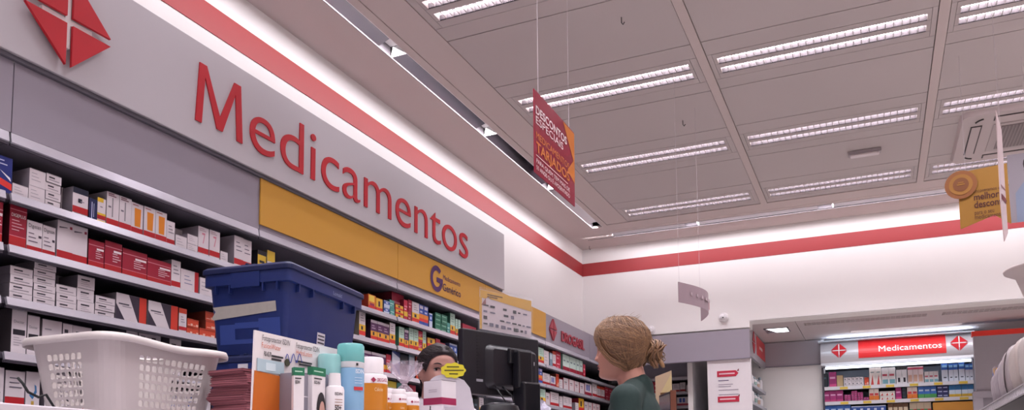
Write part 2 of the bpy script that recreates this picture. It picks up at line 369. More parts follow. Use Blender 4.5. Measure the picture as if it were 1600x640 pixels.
# ================================================================== cartons
# style: (front, side, decals, texts); decals (colour, u0, v0, u1, v1) or (colour, [(u,v),...]); texts (string, u, v, height, colour[, width])
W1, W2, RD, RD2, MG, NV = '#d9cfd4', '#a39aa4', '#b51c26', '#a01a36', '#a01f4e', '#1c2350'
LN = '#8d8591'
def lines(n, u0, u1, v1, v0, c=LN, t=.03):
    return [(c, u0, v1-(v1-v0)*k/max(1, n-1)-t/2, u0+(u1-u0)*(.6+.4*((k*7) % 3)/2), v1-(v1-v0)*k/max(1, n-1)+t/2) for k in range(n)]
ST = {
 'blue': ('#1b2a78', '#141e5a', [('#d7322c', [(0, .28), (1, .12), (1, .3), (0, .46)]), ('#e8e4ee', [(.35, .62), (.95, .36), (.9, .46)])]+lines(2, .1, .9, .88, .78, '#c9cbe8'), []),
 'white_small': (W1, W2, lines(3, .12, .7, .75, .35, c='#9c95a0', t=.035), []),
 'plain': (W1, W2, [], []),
 'navytop': (W1, W2, [('#141832', 0, .8, 1, 1), ('#141832', .35, .5, .6, .64), (RD, 0, .14, 1, .36)]+lines(1, .5, .9, .55, .55), []),
 'navy': (NV, '#12152e', [('#b9bfe0', .3, .12, .4, .85), ('#b9bfe0', .55, .2, .62, .8)], []),
 'yel_white': (W1, '#8a7f74', [('#e0b62c', 0, .84, .7, 1), (RD, 0, .18, 1, .34), ('#e0b62c', 0, .05, 1, .14), ('#e0b62c', 0, .34, 1, .42)]+lines(1, .3, .8, .66, .66, '#555060'), []),
 'thinbar': (W1, W2, [(RD, 0, .06, 1, .24), ('#8f8a90', .42, .3, .52, .85)]+lines(2, .1, .9, .95, .9, '#7a5060')+[('#77707c', .12, .55, .34, .6)], []),
 'orange': (W1, W2, [(RD, 0, .06, 1, .24), ('#dd8420', [(.3, .28), (.78, .28), (.82, .84), (.26, .84)])]+lines(1, .1, .9, .93, .93, '#a56a68'), []),
 'white_red': (W1, W2, [(RD, 0, .1, 1, .28)]+lines(3, .2, .85, .8, .55, '#6a6474'), []),
 'pink7': (W1, W2, [(RD, 0, .12, 1, .3), ('#d27d93', [(.35, .8), (.65, .8), (.5, .45), (.42, .45), (.56, .74), (.35, .74)])]+lines(2, .1, .85, .93, .87, '#b9a0aa'), []),
 'yellow': ('#d8b437', '#24222a', [('#24222a', 0, .82, 1, 1), ('#24222a', .2, .5, .8, .6)], []),
 'yel_top': (W1, '#8a8368', [('#d8b437', 0, .6, 1, 1)]+lines(2, .2, .8, .4, .2, '#444050'), []),
 'red': ('#9c1632', '#470f1b', [('#b31c24', 0, 0, 1, .24), ('#d98a98', 0, .80, 1, .825), ('#d98a98', 0, .24, 1, .255)]+lines(4, .45, .92, .62, .38, '#e2b5bf', .03)+[('#f0dfe4', .5, .66, .95, .73)], []),
 'digeplus': ('#961530', '#470f1b', [('#b31c24', 0, 0, 1, .27), ('#d98a98', 0, .88, 1, .895), ('#d98a98', 0, .27, 1, .282)]+lines(4, .12, .85, .64, .42, '#d8a0ac', .02), [('DIGEPLUS', .08, .72, .075, '#f4e6ea', .84)]),
 'digesan': (W1, W2, [(RD, 0, .03, 1, .2), ('#3a3040', .75, .5, .95, .58)]+lines(3, .1, .7, .6, .35, '#6d6070'), [('Digesan', .08, .78, .12, '#2a2530', .8)]),
 'script': (W1, W2, [(RD, 0, .06, 1, .24), ('#8e2440', .78, .83, .94, .9), ('#5b5260', [(.1, .8), (.62, .84), (.62, .86), (.1, .84)])], []),
 'flat': (W1, '#6d6670', [('#3b3742', .16, .5, .55, .68)]+[('#857d88', .16, .25, .85, .33)], []),
 'tallflat': (W1, '#6d6670', [('#3b3742', .2, .62, .7, .74)]+lines(3, .2, .8, .5, .2), []),
 'diag': ('#3a3142', '#8a838c', [(W1, [(0, 1), (.4, 1), (.74, 0), (.32, 0), (0, .62)]), ('#d23a2a', .76, 0, 1, 1), ('#55505c', .08, .6, .42, .65), ('#8b8590', .2, .53, .5, .56)], []),
 'redcap': (W1, '#8a3a30', [('#d0452c', 0, .8, 1, 1), (RD, 0, .12, 1, .26)]+lines(3, .25, .75, .65, .45), []),
 'bayer': (W1, W2, [(RD, .78, .0, 1, 1)]+lines(3, .2, .65, .72, .4, '#8a8aa8', .04), []),
 'orangebox': ('#cf4a2c', '#8c4436', [('#e8a08c', .1, .15, .5, .25), ('#e6b7a6', .55, .12, .9, .4), ('#a83420', 0, .82, 1, .9)], []),
 'pill': (W1, '#4b4448', [('#2b2730', .1, .42, .9, .54)]+lines(4, .15, .8, .36, .2, '#958e98', .012), [('Doctar', .12, .68, .06, '#6a6270', .7)]),
 'swirl': (W1, W2, [('#3f78ad', [(.25, .35), (.5, .25), (.8, .45), (.75, .62), (.6, .66), (.65, .5), (.5, .38), (.35, .45)]), ('#c8a24a', .4, .1, .6, .2)], []),
 'g_tall': (W1, '#8a8378', [('#d9352f', 0, .1, 1, .26), ('#e8b93a', 0, .26, 1, .5), ('#2c2238', .3, .3, .6, .44)]+lines(3, .2, .8, .85, .65), []),
 'g_purple': ('#5f3561', '#40263f', [('#d9352f', 0, .02, 1, .22), ('#e8a83a', 0, .22, 1, .46), ('#d6cad6', 0, .86, 1, 1), ('#2c2238', .3, .26, .55, .42)]+lines(2, .15, .85, .72, .6, '#b49ab4', .05), []),
 'g_green': ('#b9d6c8', '#4d8672', [('#d9352f', 0, .08, 1, .24), ('#e8b93a', 0, .24, 1, .46), ('#2c2238', .3, .28, .55, .42)]+lines(3, .2, .8, .86, .64, '#7a9c90', .03), []),
 'g_red': ('#c52a46', '#7a1c30', [('#e8b93a', 0, .22, 1, .44), ('#e0899a', .1, .65, .9, .72), ('#f0c2c8', .1, .52, .6, .58)], []),
 'g_blue': ('#3352ad', '#22356e', [('#e6862c', 0, .34, 1, .56), ('#d9352f', 0, .22, 1, .36), ('#d8d4e4', .15, .8, .85, .95), ('#c9cfe8', .2, .62, .7, .7)], []),
 'g_orange': ('#e0872c', '#b03c28', [('#d9352f', 0, 0, 1, .3), ('#f0cf5a', .1, .55, .8, .95), ('#9c2a50', .2, .3, .8, .45)], []),
 'g_yelred': ('#e8b53a', '#a02040', [('#d9352f', 0, 0, 1, .34), ('#3a2440', .35, .42, .6, .8)], []),
 'g_redtop': ('#a81c3c', '#6a1228', [('#d98a98', .1, .6, .9, .68), ('#e0a0ac', .15, .3, .6, .4)], []),
 'teal': ('#4f9a94', '#2e625e', [('#b7dcd6', .12, .5, .8, .62), ('#b7dcd6', .12, .25, .5, .33)], []),
 'green': ('#2f7a62', '#1d4a3c', [('#9ccbb8', .12, .45, .85, .6)], []),
 'bluewhite': ('#c9d2e8', '#56628c', [('#3358a8', .0, .5, 1, .9), ('#d5dcf0', .3, .6, .7, .78)], []),
 'flag': ('#3c4d86', '#22284a', [('#cfd4e6', [(0, .35), (1, .6), (1, .75), (0, .95)]), ('#cfd4e6', 0, 0, .4, .2)], []),
 'dark': ('#1d2430', '#14181f', [('#47626e', .1, .6, .7, .72)], []),
 'bluish': ('#7d95a8', '#4c5c6c', [('#c3d0d8', .1, .55, .85, .9)], []),
 'g_yelwhite': ('#d7d2c4', '#8e8a70', [('#d8c23a', 0, .75, 1, 1), ('#9a4a5c', .2, .3, .75, .4)], []),
 'greenwhite5': ('#c4d8d0', '#7fa69b', [(RD2, 0, .08, 1, .3), ('#6a7d86', .2, .6, .75, .68)], []),
 'whitered_side': (W1, '#b0283c', [('#5f5966', .15, .62, .6, .7), (RD2, .9, 0, 1, 1), ('#a86070', .2, .5, .6, .55)], []),
 'bluewin': (W1, W2, [('#3a56a8', .2, .42, .4, .88), ('#3a56a8', .5, .42, .7, .88), (RD2, 0, .08, 1, .3)], []),
 'reds': ('#bf2742', '#7c1a30', [('#e6a5b2', .2, .55, .8, .68), ('#e6a5b2', .2, .2, .6, .3)], []),
 'magenta': ('#98266a', '#5e1844', [('#d79ac0', .1, .55, .85, .68), ('#c8457f', 0, 0, 1, .2)], []),
 'cream_red': ('#ddd3cf', '#a89e9a', [('#c03a3a', [(.2, .0), (.7, .0), (.55, .6)]), ('#7d8f92', .2, .7, .8, .76)], []),
 'blacktop': ('#d4d0d4', '#8b878c', [('#1d1a20', 0, .8, 1, 1), ('#2a2430', .3, .1, .7, .35)], []),
 'pinktop': ('#d8c6c8', '#a08c90', [('#b23a5a', 0, .82, 1, .94), ('#c49a88', .1, .1, .8, .5)], []),
 'tealbottom': ('#d8d2d4', '#98a0a2', [('#6d9aa4', .1, .05, .9, .3), ('#b2465a', .1, .5, .8, .62)], []),
 'bluetop': ('#d3d9e6', '#8c9cc0', [('#2c5fb0', 0, .66, 1, 1), ('#8ec1e2', .1, .8, .9, .92), ('#4b4f60', .3, .2, .75, .26)], []),
 'orangewhite': ('#ddcfc8', '#a98a7a', [('#d8742c', 0, 0, 1, .4), ('#b8333a', .1, .42, .9, .62)], []),
 'bluegreen': ('#3566b4', '#234682', [('#4f9c56', 0, 0, 1, .36), ('#c6d6ea', .15, .6, .85, .74)], []),
 'navyflat': ('#34386a', '#20234a', [('#b9bfdc', .1, .4, .85, .62)], []),
 'blueyellow': ('#c7d2de', '#7f8ca0', [('#3d7fb8', 0, .6, 1, 1), ('#dcb33c', 0, 0, 1, .25)], []),
 'multi': ('#c9b8a0', '#8c7c60', [('#4c8a5a', 0, .0, .5, .5), ('#b8483a', .5, 0, 1, .5)], []),
 'tan': ('#b59a74', '#86704e', [], []),
 'brown': ('#6b4a34', '#3e2a1c', [('#d6c6ac', .1, .3, .9, .7)], []),
}
_sm = {}
def carton(style, w, h, d, name='medicine_box'):
    k = (style, round(w, 3), round(h, 3), round(d, 3))
    if k not in _sm:
        fr, sd, dec, tx = ST[style]; q = MB(); c = min(.0015, w*.04)
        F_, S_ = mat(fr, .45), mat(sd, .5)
        q.add([(0, 0, 0), (w, 0, 0), (w, 0, h), (0, 0, h)], [(0, 1, 2, 3)], F_)
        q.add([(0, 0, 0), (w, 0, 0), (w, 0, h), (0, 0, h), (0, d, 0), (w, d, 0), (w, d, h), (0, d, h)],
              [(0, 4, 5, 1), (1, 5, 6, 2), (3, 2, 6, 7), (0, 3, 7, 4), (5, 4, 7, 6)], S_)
        e = .0006
        for j, dd in enumerate(dec):
            P = dd[1] if isinstance(dd[1], list) else [(dd[1], dd[2]), (dd[3], dd[2]), (dd[3], dd[4]), (dd[1], dd[4])]
            a = sum(P[i][0]*P[(i+1) % len(P)][1]-P[(i+1) % len(P)][0]*P[i][1] for i in range(len(P)))
            if a < 0: P = P[::-1]
            y = -e*(1+j*.3); q.add([(p[0]*w, y, min(max(p[1], 0), 1)*h) for p in P], [tuple(range(len(P)))], mat(dd[0], .45))
        for t in tx: q.text(t[0], t[1]*w, t[2]*h, t[3]*h, mat(t[4], .5), width=(t[5]*w if len(t) > 5 else None), y=-.0018)
        # tuck flap crease on the top
        q.box((w*.02, -.0004, h-.002), (w*.98, 0, h-.0012), S_)
        me = q.build(name); _sm[k] = me.data; COL.objects.unlink(me); bpy.data.objects.remove(me)
    o = bpy.data.objects.new(name, _sm[k]); COL.objects.link(o); return o
SHW = {1: 'top shelf', 2: 'second shelf', 3: 'third shelf', 4: 'fourth shelf', 5: 'fifth shelf'}
XF = XS-.028
def Yat(px, X, z): return sol(1, (X, 0, z), px, False)
def Zat(py, X, Y): return sol(2, (X, Y, 0), py, True)
_used = {}
def lab(base, where):
    l = (base+', '+where); n = _used.get(l, 0); _used[l] = n+1
    return l if n == 0 else l+' again'
def run(sh, x0, x1, yt, lv, nc, style, desc, where, dback=0, depth=None, z=None, gap=.0015, jit=1):
    z = SH[sh] if z is None else z; X = XF-dback
    ya, yb = Yat(x0, X, z), Yat(x1, X, z); zt = min(Zat(yt, X, ya), (SH[sh-1] if sh > 1 else 2.203)-.026); H = (zt-z)/lv; wd = (yb-ya)/nc
    d = depth or random.uniform(.09, .15)
    n = lv*nc; L = '%s, %s %s' % (desc, SHW[sh], where)
    for i in range(nc):
        for j in range(lv):
            o = carton(style, wd-gap, H-.0006, d)
            o.location = (X-random.uniform(0, .006)*jit, ya+i*wd+random.uniform(0, .0005), z+j*H); o.rotation_euler = (0, 0, RZL+random.uniform(-.012, .012)*jit)
            tag(o, L if n == 1 else 'one of %s, %s %s' % (desc, SHW[sh], where), 'medicine box', None if n == 1 else '%s (%s %s)' % (desc, SHW[sh], where))
LFT = 'at left'; LJ = 'left of the crate'
# ---- top shelf, left bays
R_ = [
 (1, -14, 18, 237, 1, 1, 'blue', 'blue medicine box with slanted red band', 'at left edge of view'),
 (1, 19.5, 44.5, 284.5, 1, 1, 'white_small', 'low single white medicine box', 'beside the blue box'),
 (1, 45, 70.5, 261, 2, 1, 'white_small', 'two stacked white medicine boxes', 'right of the blue box'),
 (1, 71, 95, 269, 4, 1, 'flat', 'four stacked flat white boxes', 'before the black-topped box'),
 (1, 113.5, 138, 290, 1, 1, 'navytop', 'white box with black top and red band', LJ),
 (1, 138.5, 151.5, 308, 1, 1, 'navy', 'narrow dark navy medicine box', LJ),
 (1, 152, 165.5, 307, 1, 1, 'yel_white', 'white box with yellow corner and red band', LJ),
 (1, 166, 205, 297.5, 1, 2, 'thinbar', 'two tall white boxes with grey stripe', LJ),
 (1, 205.5, 260, 314, 1, 3, 'orange', 'three tall white boxes with orange panel', LJ),
 (1, 261, 274, 343, 1, 1, 'white_red', 'low white box with red band after the orange panels', LJ),
 (1, 275, 293, 365, 1, 1, 'white_small', 'small white box after the red banded row', LJ),
 (1, 293.5, 310, 364, 2, 1, 'white_small', 'two stacked small white boxes', LJ),
 (1, 310.5, 343.5, 351.5, 1, 2, 'pink7', 'two white boxes with pink stroke', LJ),
 (1, 344.5, 356, 391, 1, 1, 'white_small', 'tiny white box beside the pink stroke boxes', LJ),
 (1, 365.5, 394, 366.5, 1, 2, 'white_red', 'two white boxes with red band', 'just above crate lid'),
 (1, 403.5, 417, 389, 1, 1, 'yellow', 'yellow box with black top', 'just above crate lid'),
 (1, 417.5, 430, 389.5, 1, 1, 'yel_top', 'white box with yellow top', 'just above crate lid'),
 # second shelf
 (2, -14, 3, 311, 1, 1, 'red', 'red medicine box cut by the view edge', 'at left edge'),
 (2, 14, 41, 315.5, 1, 1, 'digeplus', 'tall crimson box with white name lettering', 'at left'),
 (2, 41.5, 66, 342, 1, 1, 'digesan', 'white box with red base, touching the tall crimson box', 'at left'),
 (2, 66.5, 87, 350, 1, 1, 'digesan', 'lower white box with red base, beside wide pair', 'at left'),
 (2, 88, 137, 342, 1, 2, 'script', 'two wide white boxes with script name and red base', 'at left'),
 (2, 137.5, 162, 372, 1, 1, 'red', 'first red box after the wide white pair', LJ),
 (2, 163, 190, 374, 1, 1, 'red', 'second and slightly taller red box', LJ),
 (2, 190.5, 229, 386, 1, 1, 'red', 'wide lower red box in the middle of the row', LJ),
 (2, 229.5, 267, 401, 1, 1, 'red', 'last wide red box with green sticker side', LJ),
 (2, 267.5, 282, 404.5, 1, 1, 'white_red', 'narrow white box with red base beside red row', LJ),
 (2, 283, 311, 418, 1, 1, 'bayer', 'white box with vertical red side strip', LJ),
 (2, 312, 332, 432, 1, 1, 'white_small', 'low white box touching crate edge in view', LJ),
 # third shelf
 (3, 15.5, 51.5, 413, 4, 1, 'flat', 'four flat white boxes in the first stack', 'at left'),
 (3, 52, 86.5, 404, 6, 1, 'flat', 'six flat white boxes in the tall stack', 'at left'),
 (3, 88, 120, 442, 3, 1, 'flat', 'three flat white boxes in the third stack', 'at left'),
 (3, 120.5, 147.5, 428, 3, 1, 'tallflat', 'three thick white boxes stacked', 'above the basket'),
 (3, 149, 180, 460, 3, 1, 'flat', 'three flat white boxes beside diagonal patterned box', 'above the basket'),
 (3, 181, 229, 455.5, 1, 1, 'diag', 'first white and purple diagonal box with red edge', 'above the basket'),
 (3, 231, 278, 468, 1, 1, 'diag', 'second white and purple diagonal box with red edge', 'above the basket'),
 (3, 279, 291.5, 480, 1, 1, 'redcap', 'narrow white box with red top and base', LJ),
 (3, 292, 311.5, 496, 2, 2, 'orangebox', 'four small orange boxes in low stacks', LJ),
 (3, 312, 322, 511, 1, 1, 'orangebox', 'single small orange box beside the low stacks', LJ),
 (3, 321.5, 337.5, 485, 3, 1, 'orangebox', 'three larger stacked orange boxes', 'beside the crate'),
 # fourth shelf
 (4, 17, 41, 475, 1, 1, 'pill', 'tall white box with black oval name band', 'behind basket at left'),
 (4, 41.5, 61, 491, 1, 1, 'pill', 'white box with dark band, beside the tallest', 'behind basket'),
 (4, 65, 96, 497, 1, 1, 'white_small', 'plain bluish white box', 'behind basket rim'),
 (4, 96.5, 112, 504, 2, 1, 'flat', 'two flat white boxes between larger ones', 'behind basket rim'),
 (4, 113, 143, 507, 2, 1, 'flat', 'two flat boxes just above basket rim', 'at left'),
 (4, 197, 251, 511.5, 3, 3, 'flat', 'flat white boxes peeping over basket rim', 'above basket middle'),
 (4, 264, 283, 526, 2, 1, 'flat', 'two flat white boxes over basket rim', 'near the crate'),
 # fifth shelf
 (5, -12, 5, 572, 1, 1, 'white_small', 'white box cut by the view edge', 'at left edge'),
 (5, 7, 38, 577, 1, 1, 'white_red', 'white box with red base seen left of basket', 'behind counter'),
 (5, 40, 62, 579, 1, 1, 'swirl', 'white box with blue swirl mark', 'left of the basket'),
 (5, 70, 120, 578, 2, 2, 'flat', 'white boxes seen through basket holes', 'behind basket'),
 (5, 130, 200, 590, 1, 3, 'white_red', 'three white boxes seen through basket holes', 'behind basket'),
 (5, 215, 330, 600, 1, 5, 'bluewin', 'five white and blue boxes behind the basket', 'behind basket'),
]
for a in R_: run(*a)
run(1, 95, 113, 292, 1, 1, 'plain', 'plain white carton set back', LFT, dback=.06)
run(1, 262, 300, 352, 1, 1, 'plain', 'long plain white carton lying behind small boxes', LJ, dback=.1)
run(3, 88, 116, 415, 2, 1, 'plain', 'two plain white cartons set back under shadow', LFT, dback=.12)
run(3, 108, 118, 414, 1, 1, 'redcap', 'dark red and white carton set back', LFT, dback=.10)
run(3, 300, 322, 490, 2, 1, 'tan', 'two brown cartons set back behind orange boxes', 'by the crate', dback=.08)
# ---- generics bay
UY = 'under yellow panel'
R_ = [
 (1, 576, 588, 458, 1, 1, 'g_orange', 'orange and yellow box nearest the crate', UY),
 (1, 588.5, 599, 464, 1, 1, 'g_yelred', 'yellow and red box with crimson side', UY),
 (1, 600, 609, 468, 2, 1, 'bluewhite', 'two stacked blue and white boxes', UY),
 (1, 609.5, 617, 467, 2, 1, 'teal', 'two stacked teal boxes', UY),
 (1, 618.5, 631, 474, 3, 1, 'g_yelred', 'three stacked yellow and red boxes', UY),
 (1, 631.5, 637.5, 467, 1, 1, 'g_red', 'narrow red box with yellow stripe', UY),
 (1, 638, 643.5, 467, 2, 1, 'g_redtop', 'two stacked crimson boxes', UY),
 (1, 644, 655, 470, 1, 1, 'g_tall', 'tall white generic box with yellow and red stripes', UY),
 (1, 655.5, 670, 474, 1, 2, 'g_blue', 'two blue boxes with orange stripe', UY),
 (1, 671, 676, 488, 1, 1, 'bluewhite', 'thin blue and white box', UY),
 (1, 681, 699, 487, 4, 2, 'green', 'eight small green boxes in two stacks', UY),
 (1, 699.5, 704, 503, 1, 1, 'teal', 'small teal box between green and striped ones', UY),
 (1, 704.5, 712, 488, 1, 1, 'g_green', 'tall pale green box with orange stripe', UY),
 (1, 712.5, 720, 497, 1, 2, 'g_green', 'two shorter pale green striped boxes', UY),
 (1, 723, 745, 504, 1, 3, 'g_redtop', 'three crimson boxes just above the monitor', UY),
 (2, 561, 571, 484, 1, 1, 'g_tall', 'tall white striped box beside crate edge', UY),
 (2, 579.5, 609, 498, 1, 3, 'g_purple', 'three purple boxes with yellow and red stripes', UY),
 (2, 609.5, 618, 503, 1, 1, 'g_tall', 'white striped box after the purple ones', UY),
 (2, 623.5, 632, 509, 1, 1, 'g_green', 'green box with dark side and yellow stripe', UY),
 (2, 632.5, 639, 514, 1, 1, 'g_purple', 'small purple striped box between green ones', UY),
 (2, 639.5, 654, 511, 1, 2, 'g_green', 'two pale green boxes with yellow stripe', UY),
 (2, 654.5, 661, 516, 2, 1, 'g_red', 'two stacked crimson boxes with stripe', UY),
 (2, 661.5, 667, 515, 1, 1, 'g_green', 'slim pale green striped box', UY),
 (2, 668, 680, 526, 2, 1, 'g_yelred', 'two low yellow and orange boxes', "above employee's hair"),
 (2, 681, 688, 528, 1, 1, 'reds', 'red box', "above employee's hair"),
 (2, 689, 697, 534, 1, 1, 'reds', 'lower red box', "right above employee's hair"),
 (2, 703, 715, 535, 1, 2, 'bluewhite', 'two blue and white boxes', 'left of the monitor'),
 (3, 558, 568, 541, 1, 1, 'white_small', 'white box half hidden by bottle cap', UY),
 (3, 569, 604, 546, 1, 3, 'g_purple', 'three purple boxes with white arc top', 'under yellow panel'),
 (3, 604.5, 612, 552, 1, 1, 'g_red', 'crimson box at end of purple row', UY),
 (3, 612.5, 625, 547, 1, 1, 'flag', 'blue box with white wave', UY),
 (3, 626, 638, 552, 1, 1, 'dark', 'dark box beside the blue wave box', UY),
 (3, 639, 648, 553, 1, 1, 'bluish', 'pale bluish box', "left of employee's head"),
 (3, 651, 661, 553, 1, 1, 'orangebox', 'orange box', "touching employee's hair"),
 (4, 600, 605, 595, 1, 1, 'yel_top', 'yellow-topped box behind white bottles', UY),
 (4, 605.5, 620, 594, 1, 2, 'g_yelwhite', 'two white boxes with yellow top', UY),
 (4, 621, 628, 597, 1, 1, 'teal', 'teal box', 'behind the gift bag'),
 (4, 640, 650, 600, 1, 1, 'g_redtop', 'crimson box', 'behind the gift bag'),
 (4, 733, 740, 620, 1, 1, 'g_green', 'green striped box', 'below the monitor'),
 (4, 741, 748, 622, 1, 1, 'dark', 'dark box', 'below the monitor'),
 (4, 749, 756, 620, 1, 1, 'g_tall', 'white striped box', 'below the monitor'),
]
for a in R_: run(*a)
run(1, 612, 631, 453, 1, 1, 'g_redtop', 'long crimson carton behind stacked yellow boxes', UY, dback=.03, depth=.25)
# ---- bays under the shop name
UN = 'under red shop name'
R_ = [
 (1, 841, 850, 541, 1, 1, 'g_green', 'pale green and orange box beside monitor', UN),
 (1, 850.5, 858.5, 546, 1, 1, 'white_small', 'plain white box', UN),
 (1, 859, 863.5, 550, 1, 1, 'bluish', 'narrow grey box', UN),
 (1, 864, 869, 547, 1, 1, 'redcap', 'narrow white box with red top', UN),
 (1, 869.5, 877, 547, 2, 1, 'reds', 'two stacked red boxes', UN),
 (1, 880, 911, 552, 1, 6, 'greenwhite5', 'six pale green boxes with red base', UN),
 (1, 911.5, 915, 568, 1, 1, 'reds', 'last red box before the empty end', UN),
 (2, 838, 848, 573, 1, 2, 'g_blue', 'two blue and orange boxes beside monitor', UN),
 (2, 849, 860, 581, 1, 1, 'white_red', 'white box with red base', UN),
 (2, 861, 869, 586, 1, 1, 'bluewin', 'lilac and white box', UN),
 (2, 869.5, 874, 583, 1, 1, 'orangebox', 'narrow orange box', UN),
 (2, 874.5, 880, 591, 1, 1, 'white_small', 'small white box beside the orange', UN),
 (2, 881, 914, 589, 1, 4, 'whitered_side', 'four white boxes with red side edges', UN),
 (2, 915, 925.5, 597, 1, 1, 'bluewin', 'white box with two blue windows', UN),
 (2, 926, 933, 598, 1, 1, 'white_red', 'white box beside the blue windows', UN),
 (2, 934, 945, 602, 1, 2, 'redcap', 'two white boxes with red top', UN),
 (2, 946, 958, 600, 2, 2, 'reds', 'four red boxes in two stacks', "left of woman's shoulder"),
 (3, 836, 842, 600, 1, 1, 'g_yelred', 'yellow and red box beside monitor', UN),
 (3, 842.5, 852.5, 606, 1, 1, 'g_green', 'teal green box with orange stripe', UN),
 (3, 853, 860, 612, 1, 1, 'whitered_side', 'white box with red side', UN),
 (3, 861, 874, 611, 1, 1, 'white_red', 'wide white box with red base', UN),
 (3, 874.5, 880, 618, 1, 1, 'white_small', 'low white box', UN),
 (3, 880.5, 894, 618, 1, 2, 'white_red', 'two white boxes with red base', UN),
 (3, 899, 904.5, 628, 1, 1, 'white_small', 'lone low white box', UN),
 (3, 905, 913, 621, 1, 1, 'g_yelred', 'tall yellow box', UN),
 (3, 914, 938, 626, 1, 4, 'whitered_side', 'four white and pink boxes', "left of woman's shoulder"),
]
for a in R_: run(*a)
# ================================================================== back wall: recessed shelf, notice board
b = MB()
b.box((XS, YB-.03, 2.158), (xo, YB, 2.44), GREYF); b.box((XS, YB-.036, 2.15), (xo, YB+.02, 2.165), mat('#8c8492', .5))
tag(b.build('fascia_board', bevel=.002), 'grey fascia board across back wall left of opening', 'fascia')
YU = 9.12; c1 = onY(1060, 590, YU)[2]; c2 = onY(1060, 612, YU)[2]; c3 = onY(1060, 634, YU)[2]
u_ = thing('shelving_unit', 'shelving unit recessed in back wall behind the customer', 'shelving', (XS-.17, YU, 0))
b = MB(); b.box((.01, .4, 0), (1.03, .42, 2.29), BACK); b.build('back_panel', u_)
for xx_ in (0, 1.025): b = MB(); b.box((xx_, .16, 0), (xx_+.012, .39, c1-.05), SHM); b.build('upright', u_)
b = MB(); b.box((.002, .05, c1), (1.036, .07, 2.29), mat('#8a8494', .5)); b.box((.002, .02, c1-.02), (1.036, .4, c1), SHM); rail_profile(b, 1.034, c1+.012, .035); b.build('canopy', u_)
for z in (c2, c3, c3-.16, c3-.35, c3-.55):
    b = MB(); b.box((.002, .02, z-.02), (1.036, .4, z-.0015), SHM); rail_profile(b, 1.034, z, .028); b.build('shelf', u_)
def runY(z, Yf, x0, x1, yt, lv, nc, style, desc, where, d=.1, gap=.0015, zmax=None):
    xa, xb = sol(0, (0, Yf, z), x0, False), sol(0, (0, Yf, z), x1, False); zt = min(sol(2, (xa, Yf, 0), yt, True), zmax or 9); H = (zt-z)/lv; wd = (xb-xa)/nc
    n = lv*nc
    for i in range(nc):
        for j in range(lv):
            o = carton(style, wd-gap, H-.0008, d); o.location = (xa+i*wd, Yf+random.uniform(0, .008), z+j*H)
            tag(o, ('one of ' if n > 1 else '')+'%s, %s' % (desc, where), 'medicine box', None if n == 1 else '%s (%s)' % (desc, where))
BW = 'on recessed shelf right of customer'
for a in [(c2, 1020, 1035, 595, 1, 1, 'reds', 'red box behind the brochure'), (c2, 1051, 1062, 599, 1, 1, 'white_red', 'white box with red base'), (c2, 1062.5, 1071, 597, 1, 1, 'white_red', 'taller white box with red base'),
          (c2, 1072, 1082, 601, 1, 1, 'white_small', 'plain pinkish box'), (c2, 1083, 1093, 602, 1, 1, 'whitered_side', 'white box with pink side'), (c2, 1094, 1104, 601, 1, 1, 'white_red', 'last white box beside the board')]:
    runY(a[0], YU+.03, *a[1:7], a[7], BW)
for a in [(c3, 1058, 1076, 620, 1, 1, 'bluewin', 'wide white box'), (c3, 1078, 1093, 621, 1, 1, 'navytop', 'white box with dark top'), (c3, 1093.5, 1104, 624, 1, 1, 'white_small', 'small white box')]:
    runY(a[0], YU+.03, *a[1:7], a[7], 'on lower recessed shelf beside notice board')
# notice board panel
BRD = mat('#ded7dc', .5, noise=.02)
t = thing('notice_board', 'tall white board with two red arrow banners and grey lines, left of opening', 'notice board', (-1.509, YB, 0))
b = MB(); b.box((0, -.012, 0), (.419, .04, 2.158), BRD); b.build('board', t, bevel=.003)
for z0, tip in ((1.985, 1), (1.735, 0)):
    b = MB(); b.prism([(.095, z0), (.275, z0), (.300, z0+.03), (.275, z0+.058), (.095, z0+.058)] if tip else [(.095, z0), (.30, z0), (.30, z0+.055), (.095, z0+.055)], .004, mat('#b82440', .5), M=Matrix.Translation((0, -.016, 0)))
    b.box((.115, -.0175, z0+.022), (.265, -.0165, z0+.036), mat('#e2b9c2', .5))
    b.prism([(.285, z0+.05), (.305, z0+.05), (.305, z0+.075)], .004, mat('#7a1c34', .5), M=Matrix.Translation((0, -.0155, 0)))
    b.build('banner', t)
b = MB()
for z, w_ in ((1.945, .10), (1.905, .14), (1.885, .12), (1.85, .19), (1.805, .19)): b.box((.105, -.0135, z), (.105+w_, -.0125, z+.007), mat('#9a90a0' if w_ > .1 else '#4d3c66', .5))
b.build('printed_lines', t)
# dome cameras on the back wall
def dome(loc, label):
    t = thing('security_camera', label, 'security camera', loc)
    b = MB(); b.lathe([(.045, 0), (.048, .012), (.044, .03), (.034, .034)], mat('#e4dfe2', .4), n=28, M=Matrix.Rotation(math.radians(90), 4, 'X')); b.build('base', t, smooth=True, auto=True)
    b = MB(); b.ell((0, -.036, -.004), (.034, .030, .034), mat('#d5d0d4', .3), 20, 12); b.build('housing', t, smooth=True)
    b = MB(); b.ell((.002, -.060, -.008), (.009, .008, .009), mat('#35323a', .1), 16, 10); b.build('lens', t, smooth=True)
M_ = None
for lx, ly, lb in ((1131, 496, 'white dome security camera on back wall above notice board'), (1017, 516, "white dome security camera on back wall above woman's hair bun")):
    p = onY(lx, ly, YB); 
    t = dome((p[0], YB, p[2]), lb)
